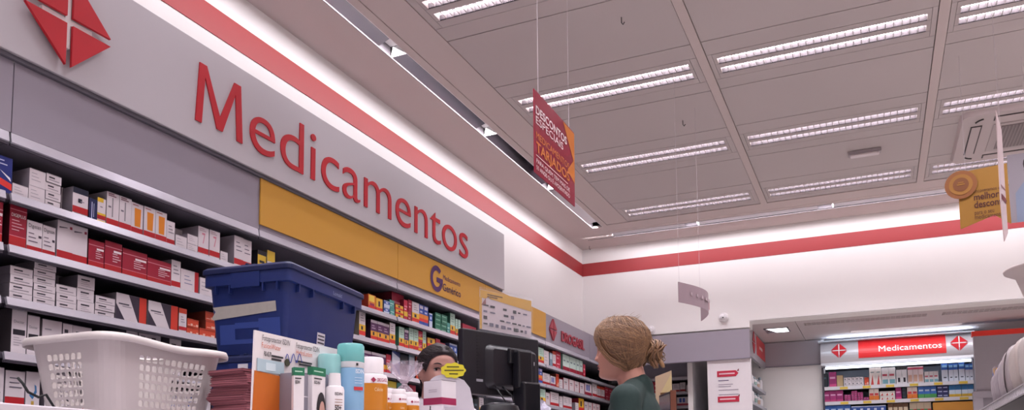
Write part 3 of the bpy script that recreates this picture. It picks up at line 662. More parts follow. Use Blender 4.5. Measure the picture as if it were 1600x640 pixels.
# ================================================================== lower area behind the opening
AC = mat('#c2b6b8', .7, noise=.02, nscale=2)
b = MB()
b.box((-2.2, YB+.2, ZL), (-.69, 10.4, ZL+.05), AC); b.box((-.685, YB+.2, ZL), (5, 8.50, ZL+.05), AC)
b.box((-.685, 8.50, ZL), (-.62, 8.66, ZL+.05), AC); b.box((-.685, 8.66, ZL), (5, 9.20, ZL+.05), AC); b.box((-.685, 9.20, ZL+.10), (5, 9.36, ZL+.12), WHITE)
b.box((-.685, 9.20, ZL), (-.22, 9.36, ZL+.05), AC); b.box((-.685, 9.36, ZL), (5, 10.4, ZL+.05), AC)
b.box((-.70, YB, ZL), (5, YB+.2, ZL+.004), AC); b.box((xo, YB, ZL), (-.70, YB+.2, ZL+.004), AC)
struct(b.build('ceiling'))
b = MB(); b.box((-2.2, 9.66, 0), (-.50, 9.8, ZL), WHITE); b.box((-.5, 10.2, 0), (5, 10.4, ZL), WHITE); struct(b.build('wall_alcove'))
b = MB(); b.box((-1.75, YB+.2, 0), (-1.70, 9.655, ZL-.002), WHITE); struct(b.build('wall_alcove_side'))
# louvred lights in the low ceiling
for k in range(3):
    xa = -.62+1.21*k+ (.03 if k else 0)
    t = thing('ceiling_light', 'louvred light in the low ceiling beyond opening, %s' % ['nearest the pillar', 'above the red sign', 'behind the grey column'][k], 'ceiling light', (xa, 8.50, ZL), 0, 'louvred lights in the low ceiling')
    b = MB(); L = 1.10
    for y in (0, .07, .15): b.box((0, y, 0), (L, y+.012, .04), AC)
    b.box((0, 0, .04), (L, .16, .045), MIR); b.box((L, 0, 0), (L+.13, .16, .04), AC); b.build('housing', t)
    b = MB()
    for n_ in range(24): b.box((.02+n_*.045, .012, .002), (.0225+n_*.045, .15, .03), BL)
    b.build('louvre', t)
# wall washer strip in the low ceiling
t = thing('wall_washer', 'mirrored wall washer strip in low ceiling in front of red sign', 'wall washer light', (-.21, 9.21, ZL))
b = MB(); b.add([(0, 0, 0), (1.9, 0, 0), (1.9, .09, .07), (0, .09, .07), (1.9, .14, 0), (0, .14, 0)], [(0, 1, 2, 3), (3, 2, 4, 5)], MIR); b.build('reflector', t)
b = MB(); b.tube([(.03, .07, .03), (1.85, .07, .03)], .010, TUBE, 8); b.build('tube', t)
# square downlight
t = thing('downlight', 'square recessed downlight glowing in low ceiling near the pillar', 'downlight', (-.90, 8.78, ZL-.004))
b = MB(); b.box((-.12, -.14, -.004), (.12, -.125, .004), STEEL); b.box((-.12, .125, -.004), (.12, .14, .004), STEEL); b.box((-.12, -.14, -.004), (-.105, .14, .004), STEEL); b.box((.105, -.14, -.004), (.12, .14, .004), STEEL); b.build('frame', t)
b = MB(); b.add([(-.10, -.125, -.002), (.105, -.125, -.002), (.105, .125, -.002), (-.02, .125, -.002)], [(0, 1, 2, 3)], mat('#ffffff', .5, emit=3.5)); b.build('lamp', t)
b = MB(); b.add([(-.105, -.125, -.001), (-.02, .125, -.001), (-.105, .125, -.001)], [(0, 2, 1)], MIR); b.build('reflector', t)
# grey frieze on the alcove wall
b = MB(); b.box((-1.2, 9.62, 2.245), (-.53, 9.66, 2.512), mat('#9c949c', .4, .1)); b.box((-1.2, 9.615, 2.236), (-.53, 9.66, 2.246), mat('#7a7480', .5))
tag(b.build('fascia_board'), 'grey fascia board on pillar beyond opening beside tall shelving', 'fascia')
# side shelving with red sign, seen edge on through the opening
t = thing('sign_board', 'small grey and red sign board seen edge-on inside opening', 'sign', (-1.13, 8.36, 2.22), RZL)
b = MB(); b.box((0, 0, 0), (1.26, .03, .29), mat('#a59da4', .4, .2)); b.box((0, -.002, 0), (.02, .03, .29), mat('#5a5560', .5)); b.build('board', t)
b = MB(); b.box((.56, -.004, .075), (1.24, 0, .275), mat('#cf3a40', .4)); b.box((.75, -.006, .16), (1.0, -.004, .19), mat('#e8c4c4', .5)); b.build('red_panel', t)
b = MB(); diamond(b, .32, .17, .10, .115, .008, -.008, .006, mat('#b02a38', .45)); b.build('logo', t)
u_ = thing('shelving_unit', 'shallow side shelving seen edge-on just inside the opening', 'shelving', (-1.13, 8.36, 0), RZL)
b = MB(); b.box((0, .36, 0), (1.26, .38, 2.2), mat('#c6ccd8', .5)); b.build('back_panel', u_)
for z in (1.95, 1.764, 1.58):
    b = MB(); b.box((0, 0, z-.03), (1.24, .36, z), mat('#a8a6b0', .4, .3)); b.build('shelf', u_)
def bottle(name, lab_, cat, loc, r_, h, body, cap, group=None, capr=.5, label_c=None, rz=0):
    t = thing(name, lab_, cat, loc, rz, group)
    b = MB(); b.lathe([(r_*.92, 0), (r_, h*.03), (r_, h*.66), (r_*.8, h*.76), (r_*capr, h*.8), (r_*capr, h*.82)], body, n=20); b.build('body', t, smooth=True, auto=True)
    b = MB(); b.lathe([(r_*capr*1.1, h*.81), (r_*capr*1.1, h*.98), (r_*capr, h)], cap, n=16); b.build('cap', t, smooth=True, auto=True)
    if label_c:
        b = MB(); b.lathe([(r_*1.01, h*.14), (r_*1.01, h*.52)], label_c, n=20, cap=False); b.build('label', t, smooth=True)
    return t
bo = None
for j, (z, n_) in enumerate(((1.951, 9), (1.765, 9))):
    for k in range(n_):
        lab_ = 'one of the pale bottles on %s side shelf inside the opening' % ['upper', 'lower'][j]
        hh_ = random.choice((.12, .15, .10))
        bottle('bottle', lab_, 'bottle', (-1.17-.02*(k % 2), 8.44+k*.12, z), .03, hh_, mat('#cfc8cc', .4), mat('#8f98a0', .4), 'pale bottles on the %s side shelf' % ['upper', 'lower'][j], label_c=mat(['#b99a8c', '#8fa3a0', '#d8d2d6'][k % 3], .5))
# tall shelving bay with curved sign
XL, XR, YS = -.53, .955, 9.60
u_ = thing('shelving_unit', 'tall backlit shelving unit under the white on red sign', 'shelving', (XL, YS, 0))
Wb = XR-XL
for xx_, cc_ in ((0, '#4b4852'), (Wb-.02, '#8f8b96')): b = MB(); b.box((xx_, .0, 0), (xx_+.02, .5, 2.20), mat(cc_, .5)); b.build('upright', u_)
b = MB(); b.box((.02, .44, 0), (Wb-.02, .46, 2.3), mat('#c9d4e6', .5)); b.build('back_panel', u_)
b = MB(); b.box((.02, .05, 2.195), (Wb-.02, .44, 2.215), SHM); b.box((.04, .0, 2.175), (Wb-.03, .03, 2.20), mat('#dfe6f2', .4, emit=3.5)); b.build('light_rail', u_)
for z in (1.975, 1.81, 1.63, 1.43, 1.2):
    b = MB(); b.box((.022, .01, z-.03), (Wb-.02, .44, z), mat('#77737e', .5)); b.box((.022, -.004, z-.034), (Wb-.02, .01, z+.004), mat('#d4d1d8', .4)); s_ = b.build('shelf', u_)
    for q in range(6): b = MB(); b.box((.18+q*.23, -.006, z-.03), (.26+q*.23, -.004, z-.004), mat('#d8b848', .5)); b.build('price_tag', s_)
s_ = thing('sign_board', 'curved white and red sign reading Medicamentos above tall backlit shelving', 'sign', (XL, YS, 2.205)); q = MB(); q.tube([(.1, -.06, .272), (Wb-.1, -.06, .272)], .004, mat('#e4eefc', .5, emit=2), 8); q.build('added_cove_tube', s_)  # glowing tube added as a fitting for the extra cove light
def curve_y(z): return -.10+.075*((z/.26-.35)/.65)**2 if z > 0 else -.10
def curved(mb, xa, xb, za, zb, m, off=0, n=8):
    vs = []; fs = []
    for k in range(n+1):
        z = za+(zb-za)*k/n
        for x in (xa, xb): vs.append((x, curve_y(z)-off, z))
    for k in range(n): fs.append((2*k, 2*k+1, 2*k+3, 2*k+2))
    mb.add(vs, fs, m)
b = MB(); P = [(curve_y(z/10*.26), z/10*.26) for z in range(11)]
vs = [(0, y, z) for y, z in P]+[(0, 0, .26), (0, 0, 0)]; n_ = len(vs); vs += [(Wb, y, z) for _, y, z in vs]
b.add(vs, [tuple(range(n_-1, -1, -1)), tuple(range(n_, 2*n_))]+[(j, (j+1) % n_, (j+1) % n_+n_, j+n_) for j in range(n_)][:0]+[(j+n_, (j+1) % n_+n_, (j+1) % n_, j) for j in range(n_)], mat('#b9b3b8', .35, .15)); b.build('board', s_)
b = MB(); curved(b, .385, 1.225, .06, .262, mat('#d8282c', .4), .003); b.build('red_panel', s_)
b = MB(); g_ = glyph('Medicamentos', 0)
tw = .60; kx = tw/g_[2]; kz = .062/CAP
vs = [(.585+(a-g_[3])*kx, curve_y(.118+c*kz)-.0065, .118+c*kz) for a, c in g_[0]]; b.add(vs, g_[1], mat('#f6eeee', .4)); b.build('lettering', s_)
for cx in (.19, 1.345):
    b = MB(); m_ = mat('#c4202c', .4); W_ = mat('#f4f0f0', .4)
    for sx in (-1, 1):
        for sz in (-1, 1):
            P = [(cx+sx*.005, .158+sz*.006), (cx+sx*.082, .158+sz*.006), (cx+sx*.005, .158+sz*.083)]
            if sx*sz < 0: P = P[::-1]
            b.add([(x, curve_y(.158)-.012 if z < .2 else curve_y(z)-.010, z) for x, z in P], [(0, 1, 2)], m_)
    b.box((cx-.004, curve_y(.16)-.011, .09), (cx+.004, curve_y(.16)-.009, .225), W_); b.box((cx-.06, curve_y(.16)-.011, .154), (cx+.06, curve_y(.16)-.009, .162), W_)
    b.build('logo', s_)
b = MB(); b.box((-.02, -.13, .262), (Wb, .4, .268), mat('#d9e4f0', .5)); b.build('top_ledge', s_)
TS = 'on tall unit top shelf'
Yf = YS+.02
T1 = [(1287, 1293.5, 583, 1, 1, 'dark', 'dark box at left end'), (1296, 1307.5, 581, 1, 1, 'magenta', 'white and magenta box near left end'), (1308, 1318, 586, 1, 1, 'tan', 'tan box near left end'),
 (1319, 1350, 589.5, 2, 5, 'flat', 'small cream boxes in a low row'), (1351, 1358, 589, 1, 1, 'orangebox', 'orange red box'), (1359, 1378, 573.5, 1, 2, 'cream_red', 'tall white boxes with red figure'),
 (1378.5, 1400, 574, 1, 2, 'tealbottom', 'tall white boxes with pale teal base'), (1401, 1418, 571.5, 1, 2, 'blacktop', 'tall white boxes with black top'),
 (1419, 1444, 572.5, 1, 3, 'pinktop', 'tall pinkish boxes with crimson top'), (1445, 1467, 580, 1, 3, 'tealbottom', 'small white boxes with red line'),
 (1472, 1482, 563, 1, 1, 'bluetop', 'tallest white and blue box left of pair'), (1483, 1498, 568, 1, 2, 'bluetop', 'shorter white and blue boxes'), (1499, 1508.5, 560, 1, 1, 'bluetop', 'tallest white and blue box near right end'), (1509, 1522, 568, 1, 2, 'bluetop', 'white and blue boxes at right end')]
for a in T1: runY(1.977, Yf, *a, TS, zmax=2.168)
T2 = [(1287, 1318, 608, 1, 3, 'magenta', 'large magenta boxes'), (1319.5, 1330, 616, 3, 2, 'magenta', 'tiny magenta boxes in low stack'), (1331, 1340, 610, 5, 2, 'magenta', 'tiny magenta boxes in tall stack'), (1340.5, 1349, 612, 4, 2, 'magenta', 'tiny magenta boxes in middle stack'),
 (1350, 1358, 620, 1, 2, 'magenta', 'tiny magenta boxes in single layer'), (1358.5, 1374, 606, 1, 2, 'orangewhite', 'white and rust boxes'), (1375, 1399, 611, 2, 3, 'cream_red', 'small white stacked boxes'),
 (1400, 1409, 602, 1, 1, 'magenta', 'magenta and white box'), (1410, 1417, 605, 3, 1, 'dark', 'dark small stacked boxes'), (1418, 1434, 600.5, 1, 2, 'orangewhite', 'orange and white boxes'), (1435, 1464, 599, 1, 3, 'bluegreen', 'blue and green boxes'),
 (1465, 1482.5, 600, 3, 2, 'navyflat', 'flat navy stacked boxes'), (1483.5, 1503, 597, 1, 2, 'blueyellow', 'pale blue and yellow boxes'), (1503.5, 1522, 595, 1, 2, 'blueyellow', 'blue and yellow boxes at right end')]
for a in T2: runY(1.812, Yf, *a, 'on tall unit second shelf', zmax=1.938)
T3 = [(1287, 1330, 633, 1, 4, 'bluegreen', 'blue and green boxes cut by view bottom'), (1331, 1385, 634, 1, 5, 'bluewhite', 'pale blue boxes cut by view bottom'), (1388, 1420, 627, 1, 4, 'brown', 'brown boxes with dark lid'), (1422, 1456, 628, 1, 3, 'multi', 'multicoloured boxes')]
for a in T3: runY(1.632, Yf, *a, 'on tall unit third shelf', zmax=1.772)
o = MB(); o.box((sol(0, (0, Yf, 1.65), 1458, False), Yf-.03, 1.632), (sol(0, (0, Yf, 1.65), 1521, False), Yf-.02, 1.76), mat('#d0913c', .5)); o = o.build('price_sign'); tag(o, 'orange card strip along third shelf of the tall unit', 'sign')
# grey column panel to the right
t = thing('partition_panel', 'dark grey partition panel with red top strip right of tall shelving', 'partition', (.895, 9.0, 0))
b = MB(); b.box((0, 0, 1.80), (1.6, .06, 2.345), mat('#9a949c', .6, noise=.03)); b.build('panel', t)
b = MB(); b.box((-.012, -.004, 2.345), (1.6, .06, 2.395), mat('#e03428', .5)); b.build('red_strip', t)
b = MB(); b.box((-.03, -.03, 1.745), (1.6, .08, 1.805), mat('#9d98a2', .4)); b.build('rail', t)
b = MB(); b.box((-.03, -.02, 0), (.05, .06, 1.745), mat('#a5a0aa', .4)); b.box((1.0, -.02, 0), (1.08, .06, 1.745), mat('#a5a0aa', .4)); b.build('post', t)
b = MB(); b.box((.05, .0, 0), (1.6, .03, 1.745), mat('#85808a', .5)); b.build('lower_panel', t)
# ================================================================== ceiling fittings
t = thing('air_conditioner', 'cassette air conditioner in ceiling at right edge of view', 'air conditioner', (1.08, 6.53, ZC))
b = MB(); S = .475; n_ = 8; P = []
for cx, cy, a0 in ((S-.06, S-.06, 0), (-S+.06, S-.06, 90), (-S+.06, -S+.06, 180), (S-.06, -S+.06, 270)):
    for k in range(n_): a = math.radians(a0+90*k/(n_-1)); P.append((cx+.06*math.cos(a), cy+.06*math.sin(a)))
ACM = mat('#b5a8a9', .5); n2 = len(P)
b.add([(x, y, 0) for x, y in P]+[(x*.97, y*.97, -.03) for x, y in P], [tuple(range(2*n2-1, n2-1, -1))]+[(j, j+n2, (j+1) % n2+n2, (j+1) % n2)[::-1] for j in range(n2)], ACM); b.build('panel', t)
for k in range(4):
    b = MB(); M_ = Matrix.Rotation(math.radians(90*k), 4, 'Z'); D_ = mat('#2b262a', .6)
    b.box((-.27, -.40, -.034), (.27, -.33, -.028), D_, M_); b.box((-.262, -.392, -.037), (.262, -.338, -.033), ACM, M_); b.build('louvre_flap', t)
    b = MB(); b.tube([M_ @ Vector((-.30-.09*math.cos(a)*0-.0, -.38, -.032)) if False else M_ @ Vector((-.31-.07*math.sin(a), -.31-.08*math.cos(a), -.032)) for a in [math.radians(5*q) for q in range(4, 15)]], .006, D_, 6); b.build('corner_slot', t)
b = MB(); b.box((-.26, -.26, -.036), (.26, .26, -.028), mat('#a89c9d', .5)); b.build('grille_frame', t)
b = MB(); b.box((-.21, -.22, -.038), (.21, .22, -.034), mat('#6b6062', .45))
for k in range(20): b.box((-.205+k*.021, -.215, -.041), (-.198+k*.021, .215, -.037), mat('#85797a', .4))
b.build('grille', t)
t = thing('emergency_light', 'small grey emergency light bar on a ceiling tray', 'emergency light', (.005, 6.47, ZC))
b = MB(); b.box((-.115, -.03, -.03), (.115, .03, 0), mat('#9c9296', .5)); b.build('housing', t, bevel=.006)
b = MB(); b.box((-.10, -.034, -.045), (.10, .02, -.028), mat('#cfc4c8', .4)); b.build('diffuser', t, bevel=.008)
for (x, y, lb) in ((-1.131, 3.977, 'small wire hook in near ceiling tray'), (-1.113, 5.371, 'small wire hook in farther ceiling tray'), (-2.68, 8.02, 'small hook in ceiling at the corner')):
    b = MB(); b.tube([(x, y, ZC), (x, y, ZC-.03), (x+.008, y, ZC-.042), (x+.016, y, ZC-.03)], .0025, DARK, 6); tag(b.build('ceiling_hook'), lb, 'hook')
# ---- hanging banners
def wires(t, pts, top):
    for x, z in pts:
        b = MB(); b.tube([(x, 0, z), (x, 0, top)], .0009, mat('#c9c0c6', .4), 5); b.build('hanging_wire', t)
XBn = -1.1; y0 = sol(1, (XBn, 0, 2.3), 835, False); y1 = sol(1, (XBn, 0, 2.3), 897.5, False)
zt, zb = Zat(138, XBn, y0), Zat(268, XBn, y0); BW_ = y1-y0; BH = zt-zb
t = thing('hanging_banner', 'crimson and orange hanging banner with white offer text, above the monitor', 'banner', (XBn, y0, zb), RZL)
CR = mat('#8a1632', .35, noise=.03, nscale=4)
b = MB(); b.box((0, 0, 0), (BW_, .004, BH), CR); b.build('sheet', t)
OR_ = mat('#c8742c', .4)
b = MB(); b.add([(BW_, -.0012, BH*.98), (BW_, -.0012, BH*.30), (BW_*.80, -.0012, BH*.40), (BW_*.97, -.0012, BH*.6), (BW_*.70, -.0012, BH*.985)], [(0, 4, 3, 1), (1, 3, 2)], OR_); b.build('orange_corner', t)
b = MB(); LW = mat('#e9dade', .4); LO = mat('#d47c3c', .4)
b.text('DESCONTOS', .012, BH*.72, BH*.095, LW, width=BW_*.76, off=.02, y=-.002); b.text('ESPECIAIS', .012, BH*.60, BH*.090, LW, width=BW_*.66, y=-.002)
b.text('MEDICAMENTOS', .012, BH*.42, BH*.080, LO, width=BW_*.82, y=-.002); b.text('TARJADOS', .012, BH*.265, BH*.115, LO, width=BW_*.82, off=.02, y=-.002)
b.box((.012, -.002, BH*.213), (BW_*.80, -.0012, BH*.219), LW)
b.text('PARA QUEM TEM MAIS DE', .012, BH*.125, BH*.05, LW, width=BW_*.82, y=-.002); b.text('55 ANOS OU É APOSENTADO', .012, BH*.045, BH*.05, LW, width=BW_*.82, y=-.002); b.build('lettering', t)
wires(t, [(.04, BH), (BW_-.06, BH)], ZC-zb)
# small curved banner before the back wall
p0 = onX(1060, 440, -1.0); t = thing('hanging_banner', 'small curved grey and pink hanging banner in front of back wall', 'banner', (-1.0, p0[1], 2.02), RZL)
b = MB(); n_ = 14; Lb = .65; vs = []; fs = []
def cb(u_): return (-.10*(math.sin(math.pi*u_)) , Lb*u_)
for k in range(n_+1):
    y, x = cb(k/n_)
    vs += [(x, y, .0), (x, y, .118), (x, y+.003, 0), (x, y+.003, .118)]
for k in range(n_): a = 4*k; fs += [(a, a+4, a+5, a+1), (a+3, a+7, a+6, a+2), (a+1, a+5, a+7, a+3), (a, a+2, a+6, a+4)]
b.add(vs, fs, mat('#9c8790', .5)); b.build('sheet', t, smooth=False)
b = MB()
for k in range(4): y, x = cb(.68+.07*k); b.box((x, y-.006, .03), (x+.010, y-.003, .09), mat('#c79aa4', .5))
for k in range(5): y, x = cb(.15+.085*k); b.box((x, y-.008, .055), (x+.05, y-.004, .072), mat('#bba8b0', .5))
b.build('markings', t)
wires(t, [(.02, .118), (Lb-.02, .118)], ZC-2.02)
# yellow sign at right
Yy = 5.2; q0 = onY(1496, 345, Yy); xa = onY(1490, 277, Yy)[0]; xb = onY(1573, 270, Yy)[0]; zt = onY(1530, 266, Yy)[2]; zb = onY(1502, 358, Yy)[2]; wS = xb-xa; hS = zt-zb
t = thing('hanging_sign', 'mustard yellow hanging sign with brown lettering and round seal', 'sign', (xa, Yy, zb), math.radians(-7))
MU = mat('#926722', .5, noise=.03); BR = mat('#4a2018', .5)
b = MB(); P = [(.02, .0), (.02, hS*.9), (.0, hS), (wS, hS*1.03), (wS*1.02, -.01), (wS*.72, .055)]; b.prism(P, .004, MU); b.build('sheet', t)
b = MB(); b.text('Encontramos o', wS*.36, hS*.60, .020, BR, width=wS*.50, y=-.002); b.text('melhor', wS*.36, hS*.47, .037, BR, width=wS*.47, off=.018, y=-.002)
b.text('desconto', wS*.36, hS*.335, .037, BR, width=wS*.60, off=.018, y=-.002); b.text('para o seu', wS*.36, hS*.215, .024, BR, width=wS*.36, y=-.002); b.text('medicamento', wS*.36, hS*.135, .024, BR, width=wS*.52, y=-.002); b.build('lettering', t)
b = MB(); c = (wS*.13, -.004, hS*.78); Mq = Matrix.Translation(c) @ Matrix.Rotation(math.radians(90), 4, 'X')
b.lathe([(.082, 0), (.082, .004)], mat('#84502a', .5), n=28, M=Mq); b.lathe([(.060, .004), (.060, .006)], mat('#94652a', .5), n=28, M=Mq); b.lathe([(.040, .006), (.040, .0075)], mat('#744424', .5), n=28, M=Mq); b.box((-.02, -.004, .0075), (.02, .004, .009), mat('#94652a', .5), Mq); b.box((-.014, .008, .0075), (.014, .014, .009), mat('#94652a', .5), Mq); b.build('seal', t)
wires(t, [(.06, hS), (wS-.02, hS)], ZC-zb)
# photo poster to its right
xp = onY(1577, 300, Yy+.15)[0]; zp0 = onY(1590, 347, Yy+.15)[2]
t = thing('hanging_sign', 'hanging photo sign of dark-haired person in grey blue shirt at right edge', 'sign', (xp, Yy+.15, zp0))
b = MB(); b.box((0, 0, 0), (.36, .004, .40), mat('#8f8892', .5)); b.build('sheet', t)
b = MB(); e = -.0012
def disc(cx, cz, rx, rz, m, y, n=20): b.add([(cx+rx*math.cos(2*math.pi*k/n), y, cz+rz*math.sin(2*math.pi*k/n)) for k in range(n)], [tuple(range(n))], m)
disc(.13, .335, .055, .062, mat('#2a1c20', .6), -.001); disc(.14, .30, .062, .075, mat('#2a1c20', .6), -.0012); disc(.132, .31, .036, .05, mat('#a8786a', .5), -.002)
b.add([(.03, -.0016, 0), (.30, -.0016, 0), (.30, -.0016, .16), (.19, -.0016, .24), (.08, -.0016, .24), (.03, -.0016, .17)], [(0, 1, 2, 3, 4, 5)], mat('#7d87a0', .5))
b.box((.115, -.0024, .316), (.127, -.0022, .321), mat('#2a1c20', .6)); b.box((.138, -.0024, .316), (.150, -.0022, .321), mat('#2a1c20', .6)); b.box((.124, -.0024, .282), (.142, -.0022, .286), mat('#8c4a48', .5))
b.build('photo', t)
wires(t, [(.1, .4), (.3, .4)], ZC-zp0)
# white blade sign, almost edge-on
Xq = onY(1567, 250, 4.4)
t = thing('hanging_sign', 'white hanging sign seen nearly edge-on in front of yellow sign', 'sign', (onY(1560, 250, 4.4)[0], 4.4, onY(1567, 375, 4.4)[2]), math.radians(73))
b = MB(); hb = onY(1567, 168, 4.4)[2]-onY(1567, 375, 4.4)[2]; b.prism([(.0, .0+hb*.3), (.03, 0), (.13, .10*hb), (.13, hb*.9), (.02, hb)], .004, mat('#d2bfc2', .4)); b.build('sheet', t)
b = MB(); b.box((.02, -.002, hb*.32), (.12, -.001, hb*.36), mat('#7a3a40', .5)); b.box((.02, -.002, hb*.42), (.12, -.001, hb*.43), mat('#9a6a70', .5)); b.build('markings', t)
wires(t, [(.07, hb*.95)], ZC-onY(1567, 375, 4.4)[2])
# ================================================================== service counter and what stands on it
CT = 1.15
t = thing('service_counter', 'long pale grey service counter top in the foreground, lower left', 'counter', (0, 0, 0))
CG = mat('#bdb6be', .35, noise=.02, nscale=3)
b = MB(); b.box((-2.15, -.6, CT-.035), (-1.055, 2.748, CT), CG); b.build('worktop', t, bevel=.002)
b = MB(); b.box((-2.12, -.57, 0), (-1.08, 2.74, CT-.035), mat('#a7a0aa', .5)); b.build('cabinet', t)
t = thing('service_counter', 'narrow end section of service counter under the monitor, between the two people', 'counter', (0, 0, 0)); b = MB(); b.box((-1.50, 2.752, CT-.035), (-1.055, 4.2, CT), CG); b.build('worktop', t, bevel=.002); b = MB(); b.box((-1.47, 2.755, 0), (-1.08, 4.17, CT-.035), mat('#a7a0aa', .5)); b.build('cabinet', t)
def facing(o): pass
# --- perforated basket
def basket():
    t = thing('laundry_basket', 'white perforated plastic basket at lower left on counter', 'basket', (-1.715, 1.475, CT), math.radians(2))
    PL = mat('#b9b0ae', .45, bump=.05)
    HX, HY, H, cr = .135, .190, .222, .045
    def ring(f, grow=0):              # rounded rectangle perimeter at height fraction f -> function of s in 0..1
        k = .80+.20*f; hx, hy = HX*k+grow, HY*k+grow; c = cr
        segs = []
        pts = []
        for cx, cy, a0 in ((hx-c, -hy+c, -90), (hx-c, hy-c, 0), (-hx+c, hy-c, 90), (-hx+c, -hy+c, 180)):
            for j in range(7): a = math.radians(a0+15*j); pts.append((cx+c*math.cos(a), cy+c*math.sin(a)))
        return pts
    # side stations: straight sides divided into cells
    def station(f, grow=0):
        P = ring(f, grow); out = []
        divs = [14, 9, 14, 9]        # +x side (long), +y end, -x side, -y end
        for q in range(4):
            a = P[q*7:(q+1)*7]; out += a
            p0 = a[-1]; p1 = P[((q+1)*7) % 28]
            for j in range(1, divs[q]): out.append((p0[0]+(p1[0]-p0[0])*j/divs[q], p0[1]+(p1[1]-p0[1])*j/divs[q]))
        return out
    fs_ = [0, .10]+[.10+.095*k for k in range(1, 9)]+[.93, 1.0]
    rows = [station(f) for f in fs_]; n = len(rows[0]); b = MB()
    vs = [(x, y, f*H) for f, r_ in zip(fs_, rows) for x, y in r_]; F_ = []
    idx = []; divs = [14, 9, 14, 9]; pos = 0
    for q in range(4):
        idx += [-1]*6; 
        for j in range(divs[q]): idx.append((q, j))
    def hole(c):
        if c == -1: return False
        q, j = c
        if q in (0, 2): return 2 <= j <= 12
        return 1 <= j <= 6
    for r_ in range(len(fs_)-1):
        for k in range(n):
            a, b_, c, d = r_*n+k, r_*n+(k+1) % n, (r_+1)*n+(k+1) % n, (r_+1)*n+k
            if 1 <= r_ <= 8 and hole(idx[k]):
                A, B, C, D = [Vector(vs[i]) for i in (a, b_, c, d)]
                m0 = len(vs); o8 = []
                for u_, v_ in ((.25, .14), (.75, .14), (.89, .28), (.89, .70), (.75, .84), (.25, .84), (.11, .70), (.11, .28)):
                    p = A*(1-u_)*(1-v_)+B*u_*(1-v_)+C*u_*v_+D*(1-u_)*v_; vs.append(tuple(p))
                i8 = [m0+i for i in range(8)]
                F_ += [(a, b_, i8[1], i8[0]), (b_, i8[2], i8[1]), (b_, c, i8[3], i8[2]), (c, i8[4], i8[3]), (c, d, i8[5], i8[4]), (d, i8[6], i8[5]), (d, a, i8[7], i8[6]), (a, i8[0], i8[7])]
            else: F_.append((a, b_, c, d))
    b.add(vs, F_, PL); b.add([(x, y, 0) for x, y in rows[0]], [tuple(range(n-1, -1, -1))], PL)
    o = b.build('body', t); sm = o.modifiers.new('s', 'SOLIDIFY'); sm.thickness = .0025; sm.offset = 0
    # flared rim with a rolled lip, slightly raised at the corners
    b = MB(); prof = [(0, -.004), (.008, .002), (.018, .000), (.021, -.008), (.020, -.016)]; vs = []; F_ = []
    N = 96
    P0 = ring(1.0)
    # resample
    P = []; L = [0]
    for i in range(28): L.append(L[-1]+math.dist(P0[i], P0[(i+1) % 28]))
    for i in range(N):
        s = L[-1]*i/N; j = max(k for k in range(28) if L[k] <= s); u_ = (s-L[j])/(L[j+1]-L[j]); a, c = P0[j], P0[(j+1) % 28]; P.append((a[0]+(c[0]-a[0])*u_, a[1]+(c[1]-a[1])*u_))
    for i, (x, y) in enumerate(P):
        l = math.hypot(x, y); px, py = P[i-1], P[(i+1) % N]; tx, ty = py[0]-px[0], py[1]-px[1]; tl = math.hypot(tx, ty); nx, ny = ty/tl, -tx/tl
        dip = -.008*max(0, math.cos(math.atan2(y/HY, x/HX)*2))**2
        for g_, z in prof: vs.append((x+nx*g_, y+ny*g_, H+z+dip+.004))
    m_ = len(prof)
    for i in range(N):
        for j in range(m_-1): F_.append((i*m_+j, ((i+1) % N)*m_+j, ((i+1) % N)*m_+j+1, i*m_+j+1))
    b.add(vs, F_, PL); o = b.build('rim', t, smooth=True); sm = o.modifiers.new('s', 'SOLIDIFY'); sm.thickness = .003
basket()
